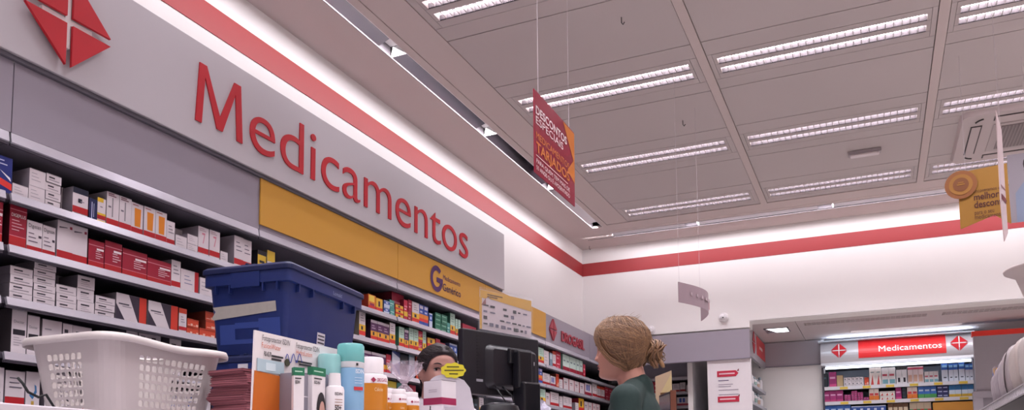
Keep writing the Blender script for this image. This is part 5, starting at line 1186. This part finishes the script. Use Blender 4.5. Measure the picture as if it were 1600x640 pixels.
b = MB(); b.add([(wl*.3, -.001, z1-.12), (wl, -.001, z1-.12), (wl, -.001, z2-.02)], [(0, 1, 2)], mat('#cdb98a', .5)); b.text('2024' if 0 else 'tipo', wl*.35, z1-.13, .022, mat('#6a4a30', .5), width=wl*.5, off=.03, y=-.002) if 0 else b.box((wl*.3, -.002, z1-.135), (wl*.85, -.0015, z1-.115), mat('#6a4a30', .5)); b.build('print', t)
b = MB(); b.box((0, -.03, 0), (wl, .05, .004), G_); b.box((0, .003, 0), (wl, .006, z1*.9), G_); b.build('clear_holder', t)
# ---------------------------------------------------------------- gondola at the right edge
t = thing('display_rack', 'wire-fronted dark display rack with packages at lower right edge', 'display rack', (.60, 3.2, 0))
b = MB(); b.box((0, 0, 1.375), (.45, 2.75, 1.392), mat('#3a363c', .5)); b.build('shelf', t)
b = MB(); RA = mat('#b3adb3', .4, .3)
b.box((-.012, 0, 1.378), (-.004, 2.75, 1.384), RA); b.box((-.012, 0, 1.418), (-.004, 2.75, 1.424), RA)
for k in range(68): y = .02+k*.04; b.add([(-.010, y, 1.384), (-.006, y, 1.384), (-.006, y+.018, 1.384), (-.010, y+.018, 1.384), (-.010, y+.012, 1.418), (-.006, y+.012, 1.418), (-.006, y+.030, 1.418), (-.010, y+.030, 1.418)], [(0, 3, 2, 1), (4, 5, 6, 7), (0, 1, 5, 4), (1, 2, 6, 5), (2, 3, 7, 6), (3, 0, 4, 7)], RA)
b.build('wire_front', t)
b = MB(); b.box((.43, 0, 0), (.45, 2.75, 1.76), mat('#4a464c', .5)); b.build('back_panel', t)
b = MB(); b.box((.0, 2.70, 0), (.02, 2.74, 1.375), RA); b.box((0, 0, 0), (.02, .04, 1.375), RA); b.box((0.05, 0, .9), (.43, 2.35, .92), mat('#3a363c', .5)); b.build('post', t)
b = MB(); b.box((.16, 0, 1.765), (.45, 1.80, 1.78), mat('#3a363c', .5)); b.build('upper_shelf', t)
def package(y, x, w_, d_, h_, label, col, z=1.393):
    t = thing('soft_package', label, 'package', (x, y, z), 0, 'soft packages on the display rack')
    b = MB(); vs = []; n, m = 28, 16
    for j in range(m+1):
        a = -math.pi/2+math.pi*j/m
        for k in range(n):
            p_ = 2*math.pi*k/n; s = lambda v, e: math.copysign(abs(v)**e, v)
            rip = 1+.05*math.sin(p_*9+a*3)
            vs.append((w_/2*s(math.cos(a), .5)*s(math.cos(p_), .6)*rip, d_/2*s(math.cos(a), .5)*s(math.sin(p_), .6), h_/2+h_/2*s(math.sin(a), .65)+.004*math.sin(p_*11)*math.cos(a)))
    b.add(vs, [(j*n+k, j*n+(k+1) % n, (j+1)*n+(k+1) % n, (j+1)*n+k) for j in range(m) for k in range(n)], mat(col, .35, bump=.4, nscale=25)); b.build('pouch', t, smooth=True)
    if 'seam' in label: b = MB(); b.tube([(w_/2*(-1.0+.10*abs(2*u_-1)**3)-.002, -d_*.12+.01*math.sin(u_*5), h_*(.10+.75*u_)) for u_ in [k/8 for k in range(9)]], .0035, mat('#5a5054', .6), 6); b.build('seam', t, smooth=True)
package(4.44, .81, .36, .25, .325, 'nearest large puffy beige package, cut by right edge', '#b5aba8')
package(4.69, .805, .36, .23, .32, 'second large puffy beige package, beside the nearest', '#b0a4a0')
package(4.92, .80, .36, .22, .32, 'third large puffy grey package with dark seam', '#a89da0')
package(5.13, .80, .35, .19, .30, 'fourth puffy grey package, slightly lower', '#9f949a')
package(5.31, .795, .34, .16, .275, 'fifth puffy grey package in the rack row', '#988d94')
package(5.46, .79, .33, .13, .25, 'farthest small puffy package beside patterned box', '#9a8f96')
t = MB(); t.box((0, 0, 0), (.16, .12, .27), mat('#8c7f86', .5)); t.box((-.0008, .01, .19), (0, .06, .26), mat('#b8893c', .5)); t.box((-.0008, .065, .17), (0, .11, .24), mat('#3c5aa0', .5)); t.box((.005, -.0008, .20), (.08, 0, .26), mat('#b8893c', .5))
o = t.build('patterned_box'); o.location = (.655, 5.56, 1.393); tag(o, 'small patterned box with yellow and blue print at rack end', 'box')
p_ = onX(1578, 455, .60)
t = thing('plastic_bowl', 'large white flared bowl on top of rack at right edge', 'bowl', (.865, 4.80, 1.781))
b = MB(); b.lathe([(.10, 0), (.11, .01), (.165, .19), (.185, .25), (.235, .275), (.238, .286), (.225, .286), (.175, .262)], mat('#cbbfbf', .45), n=40, cap=False); b.lathe([(.10, 0.002), (.001, .002)], mat('#cbbfbf', .45), n=40, cap=False); o = b.build('bowl', t, smooth=True); o.modifiers.new('s', 'SOLIDIFY').thickness = .003
# ================================================================== people
def interp(T, z):
    T = sorted(T)
    if z <= T[0][0]: return T[0][1]
    for (a, p), (b_, q) in zip(T, T[1:]):
        if z <= b_: u_ = (z-a)/(b_-a); u_ = u_*u_*(3-2*u_)*.35+u_*.65; return p+(q-p)*u_
    return T[-1][1]
FR = [(-.116, .050), (-.106, .078), (-.092, .085), (-.074, .081), (-.058, .085), (-.04, .086), (-.01, .084), (.02, .090), (.045, .091), (.07, .082), (.09, .064), (.106, .040), (.116, .004)]
BK = [(-.116, .00), (-.09, .035), (-.06, .070), (-.03, .090), (0, .102), (.03, .108), (.06, .102), (.085, .082), (.104, .050), (.116, .004)]
HF = [(-.116, .022), (-.106, .036), (-.092, .046), (-.07, .056), (-.04, .065), (0, .072), (.03, .076), (.06, .072), (.085, .056), (.104, .034), (.116, .003)]
def G(x, s): return math.exp(-(x/s)**2)
def hp(phi, z, off=0, feat=True):            # phi 0 = front (-y)
    f, bk, hw = interp(FR, z), interp(BK, z), interp(HF, z); c, s = math.cos(phi), math.sin(phi); e = .86
    cs = lambda v: math.copysign(abs(v)**e, v)
    x = hw*cs(s); y = -(f if c > 0 else bk)*cs(c)
    if feat and c > 0:
        d = 0
        if -.045 < z < .03: d += .024*G(x, .0095)*max(0, (.025-z)/.065)**1.1*(1 if z > -.034 else max(0, (z+.045)/.011))
        d += .006*(G(x-.014, .007)+G(x+.014, .007))*G(z+.033, .008)
        d -= .009*(G(x-.031, .015)+G(x+.031, .015))*G(z, .012)
        d += .004*G(abs(x)-.03, .022)*G(z-.019, .008)
        d += .006*G(x, .020)*(G(z+.060, .005)+G(z+.071, .006)) - .003*G(x, .022)*G(z+.0655, .003)
        d += .005*G(x, .018)*G(z+.098, .012) + .004*G(abs(x)-.042, .016)*G(z+.028, .016)
        y -= d
    l = math.hypot(x, y) or 1; k = math.hypot(1, 0)
    nx, ny = x/max(hw, .01)**1, y/max(f, .01); nz = z/.12*1.1; nl = math.sqrt(nx*nx+ny*ny+nz*nz) or 1
    return Vector((x+off*nx/nl, y+off*ny/nl, z+off*nz/nl))
def cap_(mb, a, b_, ra, rb, m, n=14):
    a, b_ = Vector(a), Vector(b_); d = (b_-a); L = d.length; pts = []; rs = []
    for k in range(5): q = math.pi/2*k/5; pts.append(a-d/L*ra*math.cos(q)); rs.append(max(ra*math.sin(q), .0005))
    for k in range(7): u_ = k/6; pts.append(a+d*u_); rs.append(ra+(rb-ra)*u_)
    for k in range(1, 6): q = math.pi/2*k/5; pts.append(b_+d/L*rb*math.sin(q)); rs.append(max(rb*math.cos(q), .0005))
    mb.tube(pts, rs, m, n)
def remesh(mb, name, parent, vox, smooth=6):
    o = mb.build(name+'_raw'); r_ = o.modifiers.new('r', 'REMESH'); r_.mode = 'VOXEL'; r_.voxel_size = vox; r_.use_smooth_shade = True
    s = o.modifiers.new('s', 'SMOOTH'); s.factor = .5; s.iterations = smooth
    me = bpy.data.meshes.new_from_object(o.evaluated_get(bpy.context.evaluated_depsgraph_get())); me.materials.clear(); me.materials.append(mb.ms[0])
    me.polygons.foreach_set('use_smooth', [True]*len(me.polygons)); me.polygons.foreach_set('material_index', [0]*len(me.polygons))
    old = o.data; bpy.data.objects.remove(o); bpy.data.meshes.remove(old)
    q = bpy.data.objects.new(name, me); COL.objects.link(q); q.parent = parent; return q
def person(label, loc, rz, H, skin, shirt, trousers, hair, hair_fn, neck_low=False, headrz=0, sleeves='long', pitch=0, reach=.30):
    t = thing('person', label, 'person', loc, rz); s = H/1.65
    ze = 1.535*s; HC = Matrix.Translation((0, -.035, ze)) @ Matrix.Rotation(headrz, 4, 'Z') @ Matrix.Rotation(pitch, 4, 'X')
    sk = mat(skin, .5, noise=.03, nscale=30); b = MB()
    n, m = 72, 90; vs = []
    for j in range(m+1):
        z = -.116+.232*j/m
        for k in range(n): vs.append(HC @ hp(2*math.pi*k/n, z))
    b.add([tuple(v) for v in vs], [(j*n+k, j*n+(k+1) % n, (j+1)*n+(k+1) % n, (j+1)*n+k) for j in range(m) for k in range(n)]+[tuple(range(n-1, -1, -1)), tuple(m*n+k for k in range(n))], sk)
    for sx in (-1, 1):
        b.ell(HC @ Vector((sx*.075, .012, -.012)), (.010, .017, .030), sk, 16, 10)
    z = lambda v: v*s
    cap_(b, HC @ Vector((0, .028, -.06)), (0, .020, z(1.36)), .054, .058, sk)
    sh = z(1.345)
    T_ = lambda mb, g_, m_, neck=True: (mb.ell((0, .015, z(1.23)), (.165+g_, .100+g_, .165), m_), mb.ell((0, .005, z(1.05)), (.140+g_, .098+g_, .17), m_), mb.ell((0, .012, z(.93)), (.168+g_, .118+g_, .13), m_),
        [mb.ell((sx*.065, -.062, z(1.19)), (.062+g_, .052+g_, .058+g_), m_) for sx in (-1, 1)], [cap_(mb, (sx*.05, .02, z(1.365)), (sx*.165, .015, z(1.325)), .040+g_, .046+g_, m_) for sx in (-1, 1)])
    T_(b, 0, sk)
    J = {}
    for sx in (-1, 1):
        S_, E_, Wr = Vector((sx*.175, .012, z(1.325))), Vector((sx*.235, .03, z(1.09))), Vector((sx*.15, -reach+.06, 1.195)); J[sx] = (S_, E_, Wr)
        cap_(b, S_, E_, .046, .036, sk); cap_(b, E_, Wr, .036, .025, sk)
        P0 = Vector((sx*.135, -reach, 1.175)); cap_(b, Wr, P0, .026, .026, sk)
        b.ell((sx*.135, -reach+.005, 1.176), (.038, .045, .015), sk, 16, 10)
        for q, (dx, L) in enumerate(((-.027, .062), (-.009, .072), (.009, .068), (.027, .055))):
            a = Vector((sx*.135+dx, -reach-.03, 1.176)); c = a+Vector((dx*.25, -L*.5, .003)); d = a+Vector((dx*.35, -L, -.014)); cap_(b, a, c, .0092, .0085, sk, 10); cap_(b, c, d, .0085, .0072, sk, 10)
        a = Vector((sx*.135-sx*.030, -reach+.02, 1.174)); c = a+Vector((-sx*.026, -.022, -.002)); d = c+Vector((-sx*.008, -.028, -.006)); cap_(b, a, c, .011, .010, sk, 10); cap_(b, c, d, .010, .008, sk, 10)
        cap_(b, (sx*.085, .012, z(.90)), (sx*.095, 0, z(.49)), .085, .052, sk); cap_(b, (sx*.095, 0, z(.49)), (sx*.095, .02, z(.09)), .050, .034, sk)
        cap_(b, (sx*.095, .03, .045), (sx*.105, -.12, .035), .034, .030, sk)
    remesh(b, 'body', t, .005, 3)
    # shirt
    m_ = mat(shirt, .85, noise=.08, nscale=60, bump=.2); b = MB(); T_(b, .011, m_)
    for sx in (-1, 1):
        S_, E_, Wr = J[sx]; cap_(b, S_, E_, .060, .048, m_); 
        if sleeves == 'long': cap_(b, E_, E_.lerp(Wr, .9), .047, .034, m_)
    cap_(b, (0, .026, z(1.38)), (0, .022, z(1.34)), .066, .075, m_)
    remesh(b, 'shirt', t, .008, 6)
    m_ = mat(trousers, .9, noise=.05); b = MB(); b.ell((0, .012, z(.92)), (.185, .135, .12), m_)
    for sx in (-1, 1): cap_(b, (sx*.085, .012, z(.88)), (sx*.095, 0, z(.49)), .100, .068, m_); cap_(b, (sx*.095, 0, z(.49)), (sx*.095, .015, z(.12)), .067, .058, m_)
    remesh(b, 'trousers', t, .012, 5)
    for sx in (-1, 1):
        b = MB(); m_ = mat('#26222a', .5); cap_(b, (sx*.095, .04, .050), (sx*.106, -.13, .042), .043, .040, m_); o = remesh(b, 'shoe', t, .008, 3)
        for v in o.data.vertices: v.co.z = max(v.co.z, 0.0)
    # eyes, brows, lips
    for sx in (-1, 1):
        c = HC @ (hp(math.asin(min(1, .031/.072))*sx*1.02, -.001)+Vector((0, .0092, 0)))
        b = MB(); b.ell(c, (.0125, .0125, .0125), mat('#b5a6a3', .25), 20, 14); e = b.build('eye', t, smooth=True)
        d_ = HC.to_3x3() @ Vector((0, -1, 0)); b = MB(); b.ell(c+d_*.0080, (.0066, .0066, .0066), mat('#2a1c18', .15), 16, 10); b.build('iris', e, smooth=True)
        pts = []; low = []
        for k in range(9):
            a = (.016+.030*k/8)*sx; ph = math.asin(max(-1, min(1, a/.074))); pts.append(HC @ hp(ph, .0195+.005*math.sin(math.pi*k/9), .0015)); low.append(HC @ (hp(ph, .0055-.004*((k-4)/4)**2, .0006)+Vector((0, -.003, 0))))
        b = MB(); b.tube(pts, [.0012, .0022, .0026, .0026, .0025, .0022, .0018, .0014, .0008], mat(hair[2], .8), 6); b.build('eyebrow', t, smooth=True)
        b = MB(); b.tube(low, [.0008, .0018, .0022, .0024, .0024, .0022, .0020, .0016, .0008], mat('#1c1214', .6), 6); b.build('eyelashes', t, smooth=True)
    b = MB(); LP = mat('#9a5350', .4)
    for zz, rr in ((-.0605, .0036), (-.0705, .0044)):
        b.tube([HC @ (hp(math.asin(x/.06), zz+(.0025*G(abs(x)-.006, .006) if zz > -.065 else .002*(x/.02)**2), .0)+Vector((0, .0012, 0))) for x in [-.022+.044*k/10 for k in range(11)]], [.0008]+[rr*math.sin(math.pi*(k+.6)/11.2) for k in range(1, 10)]+[.0008], LP, 8)
    b.build('lips', t, smooth=True)
    hair_fn(t, HC, hair); return t
def hair_cap(mb, HC, line, off, m, n=96, k_=26, th=None):
    vs = []; fs = []
    for i in range(n):
        ph = -math.pi+2*math.pi*i/n; z0 = interp(line, abs(math.degrees(ph)))
        for j in range(k_+1):
            u_ = j/k_; z = z0+(.1158-z0)*(1-(1-u_)**1.7); o = off*min(1, .25+u_*7)
            if th: o += th(abs(math.degrees(ph)), z)*min(1, u_*6)
            vs.append(tuple(HC @ (hp(ph, z, o, False)+Vector((0, 0, off*u_*.6)))))
    for i in range(n):
        for j in range(k_): a = i*(k_+1)+j; c = ((i+1) % n)*(k_+1)+j; fs.append((a, c, c+1, a+1))
    fs.append(tuple(i*(k_+1)+k_ for i in range(n)))
    fs = [f[::-1] for f in fs]
    mb.add(vs, fs, m)
def strands(mb, HC, line, N, off, zb, ms, rg, phend=168, r_=.0016, sag=0, off_jit=.006, drop=True):
    for q in range(N):
        sgn = rg.choice((-1, 1)); pe = phend+rg.uniform(-10, 10); z1 = zb+rg.uniform(-.03, .035)
        if drop: ph0 = 165*rg.random()**1.5; l_ = interp(line, ph0); zm = l_+.003+(.085-l_)*rg.random()**1.3; z0 = .1145; us = rg.uniform(.45, .6)
        else: ph0 = rg.uniform(0, 95); z0 = interp(line, ph0)+rg.uniform(.002, .03); zm = z0+.5*(.112-z0)*rg.random(); us = .5
        pts = []; rr = []; of = off+rg.uniform(-.001, off_jit); L = 18
        for k in range(L):
            u_ = k/(L-1); ph = ph0+(pe-ph0)*(u_**(2.0 if drop else 1.2))
            z = z0+(zm-z0)*math.sin(min(1, u_/us)*math.pi/2)**1.2 if u_ < us else zm+(z1-zm)*((u_-us)/(1-us))**1.2
            z = max(z, interp(line, ph)+.001); z = min(z, .1148)
            pts.append(HC @ (hp(sgn*math.radians(ph), z, of*min(1, .6+u_*4)+.005*G(math.degrees(0)+ph-80, 60)*G(z-.02, .06)*(1 if drop else 0), False)+Vector((0, 0, off*.6*max(0, z/.11)**2)))); rr.append(r_*(.55+.45*math.sin(math.pi*min(1, u_+.1))))
        mb.tube(pts, rr, rg.choice(ms), 5)
def hair_blonde(t, HC, hair):
    rg = random.Random(11); ms = [mat(c, .55) for c in hair]
    line = [(0, .062), (22, .052), (38, .022), (52, -.006), (68, -.035), (85, -.062), (110, -.082), (140, -.085), (180, -.088)]
    b = MB(); hair_cap(b, HC, line, .013, ms[0], th=lambda p, z: .005*G(p-80, 60)*G(z-.02, .06)); strands(b, HC, line, 2300, .0155, -.005, ms, rg, off_jit=.003, r_=.00095)
    for q in range(420):                        # locks that follow the hairline
        sgn = rg.choice((-1, 1)); ph0 = rg.uniform(0, 40); ep = .002+.022*rg.random()**1.5; pts = []; rr = []; of = .0155+rg.uniform(0, .002)
        for k in range(20):
            u_ = k/19; ph = ph0+(168-ph0)*u_**1.25; l_ = interp(line, ph)+ep; z = l_+(.114-l_)*max(0, 1-u_*3.2)**1.6
            if u_ > .7: z += (-.01-l_)*((u_-.7)/.3)**1.5*.8
            pts.append(HC @ (hp(sgn*math.radians(ph), min(z, .1148), of+.005*G(ph-80, 60)*G(z-.02, .06), False)+Vector((0, 0, .009*max(0, z/.11)**2)))); rr.append(.0012*(.5+.5*math.sin(math.pi*min(1, u_+.1))))
        b.tube(pts, rr, rg.choice(ms), 5)
    for q in range(26):                         # fly-aways on top
        ph = rg.uniform(0, 180)*rg.choice((-1, 1)); z = rg.uniform(.09, .112); p = hp(math.radians(ph), z, .018, False)+Vector((0, 0, .008)); d = Vector((rg.uniform(-.012, .012), rg.uniform(-.004, .025), rg.uniform(.002, .014)))
        b.tube([HC @ p, HC @ (p+d*.6+Vector((0, 0, .003))), HC @ (p+d*1.3)], [.0006, .0005, .0002], ms[1], 4)
    b.build('hair', t, smooth=True)
    C = Vector((0, .132, -.014)); b = MB()
    b.ell(C, (.036, .030, .040), ms[0], 18, 12, M=HC)
    for q in range(70):
        a0 = rg.uniform(0, 6.28); tilt = rg.uniform(-.9, .9); R_ = rg.uniform(.026, .044); w_ = rg.uniform(-.02, .02); pts = []
        for k in range(16):
            a = a0+k/15*rg.uniform(3.2, 3.4); v = Vector((R_*math.cos(a)*.95, w_+.008*math.sin(a*2), R_*math.sin(a)*1.1)); v.rotate(Matrix.Rotation(tilt, 3, 'X')); pts.append(HC @ (C+v))
        b.tube(pts, [.0024]*15+[.0008], rg.choice(ms), 5)
    for q in range(10):
        a0 = rg.uniform(-2.4, -.6); pts = [HC @ (C+Vector((.02*math.cos(q), .02*math.sin(q*2), -.03))+Vector((rg.uniform(-.004, .004), .012*u_, -.030*u_))) for u_ in (0, .5, 1)]
        b.tube(pts, [.006, .008, .005], ms[q % 3], 6)
    b.build('hair_bun', t, smooth=True)
def hair_dark(t, HC, hair):
    rg = random.Random(4); ms = [mat(c, .65) for c in hair]
    line = [(0, .064), (25, .058), (45, .044), (60, .012), (72, -.01), (82, .016), (100, .018), (112, -.03), (130, -.062), (180, -.07)]
    b = MB(); hair_cap(b, HC, line, .009, ms[0]); strands(b, HC, line, 420, .0095, -.03, ms, rg, off_jit=.0012, r_=.0012, drop=False); b.build('hair', t, smooth=True)
    b = MB(); C = Vector((0, .128, -.045)); b.ell(C, (.028, .024, .034), ms[0], 18, 12, M=HC)
    for q in range(20):
        a0 = rg.uniform(0, 6.28); pts = [HC @ (C+Vector((.026*math.cos(a0+k*.25), .006*math.sin(k), .032*math.sin(a0+k*.25)))) for k in range(12)]; b.tube(pts, .0022, ms[q % 3], 5)
    b.build('hair_bun', t, smooth=True)
bl = ray(972, 547); bl = bl/np.hypot(bl[0], bl[1])*3.18
person('blonde woman in dark green top with hair in low bun, standing at counter', (bl[0]+.035*-.0+.03, bl[1], 0), math.radians(-84), (CZ+bl[2])/1.535*1.65, '#b98576', '#0d2523', '#2b3040', ('#76543c', '#8e6a4a', '#5c412e'), hair_blonde, sleeves='long')
em = ray(684, 580); em = em/np.hypot(em[0], em[1])*3.62
person('employee with dark tied-back hair behind counter, lower face hidden by yellow sticker', (em[0]-.03, em[1]+.02, 0), math.radians(53), (CZ+em[2])/1.535*1.65, '#c08d80', '#c9c4cc', '#2b3040', ('#2a1d22', '#38282c', '#1d1418'), hair_dark, sleeves='long', reach=.25)
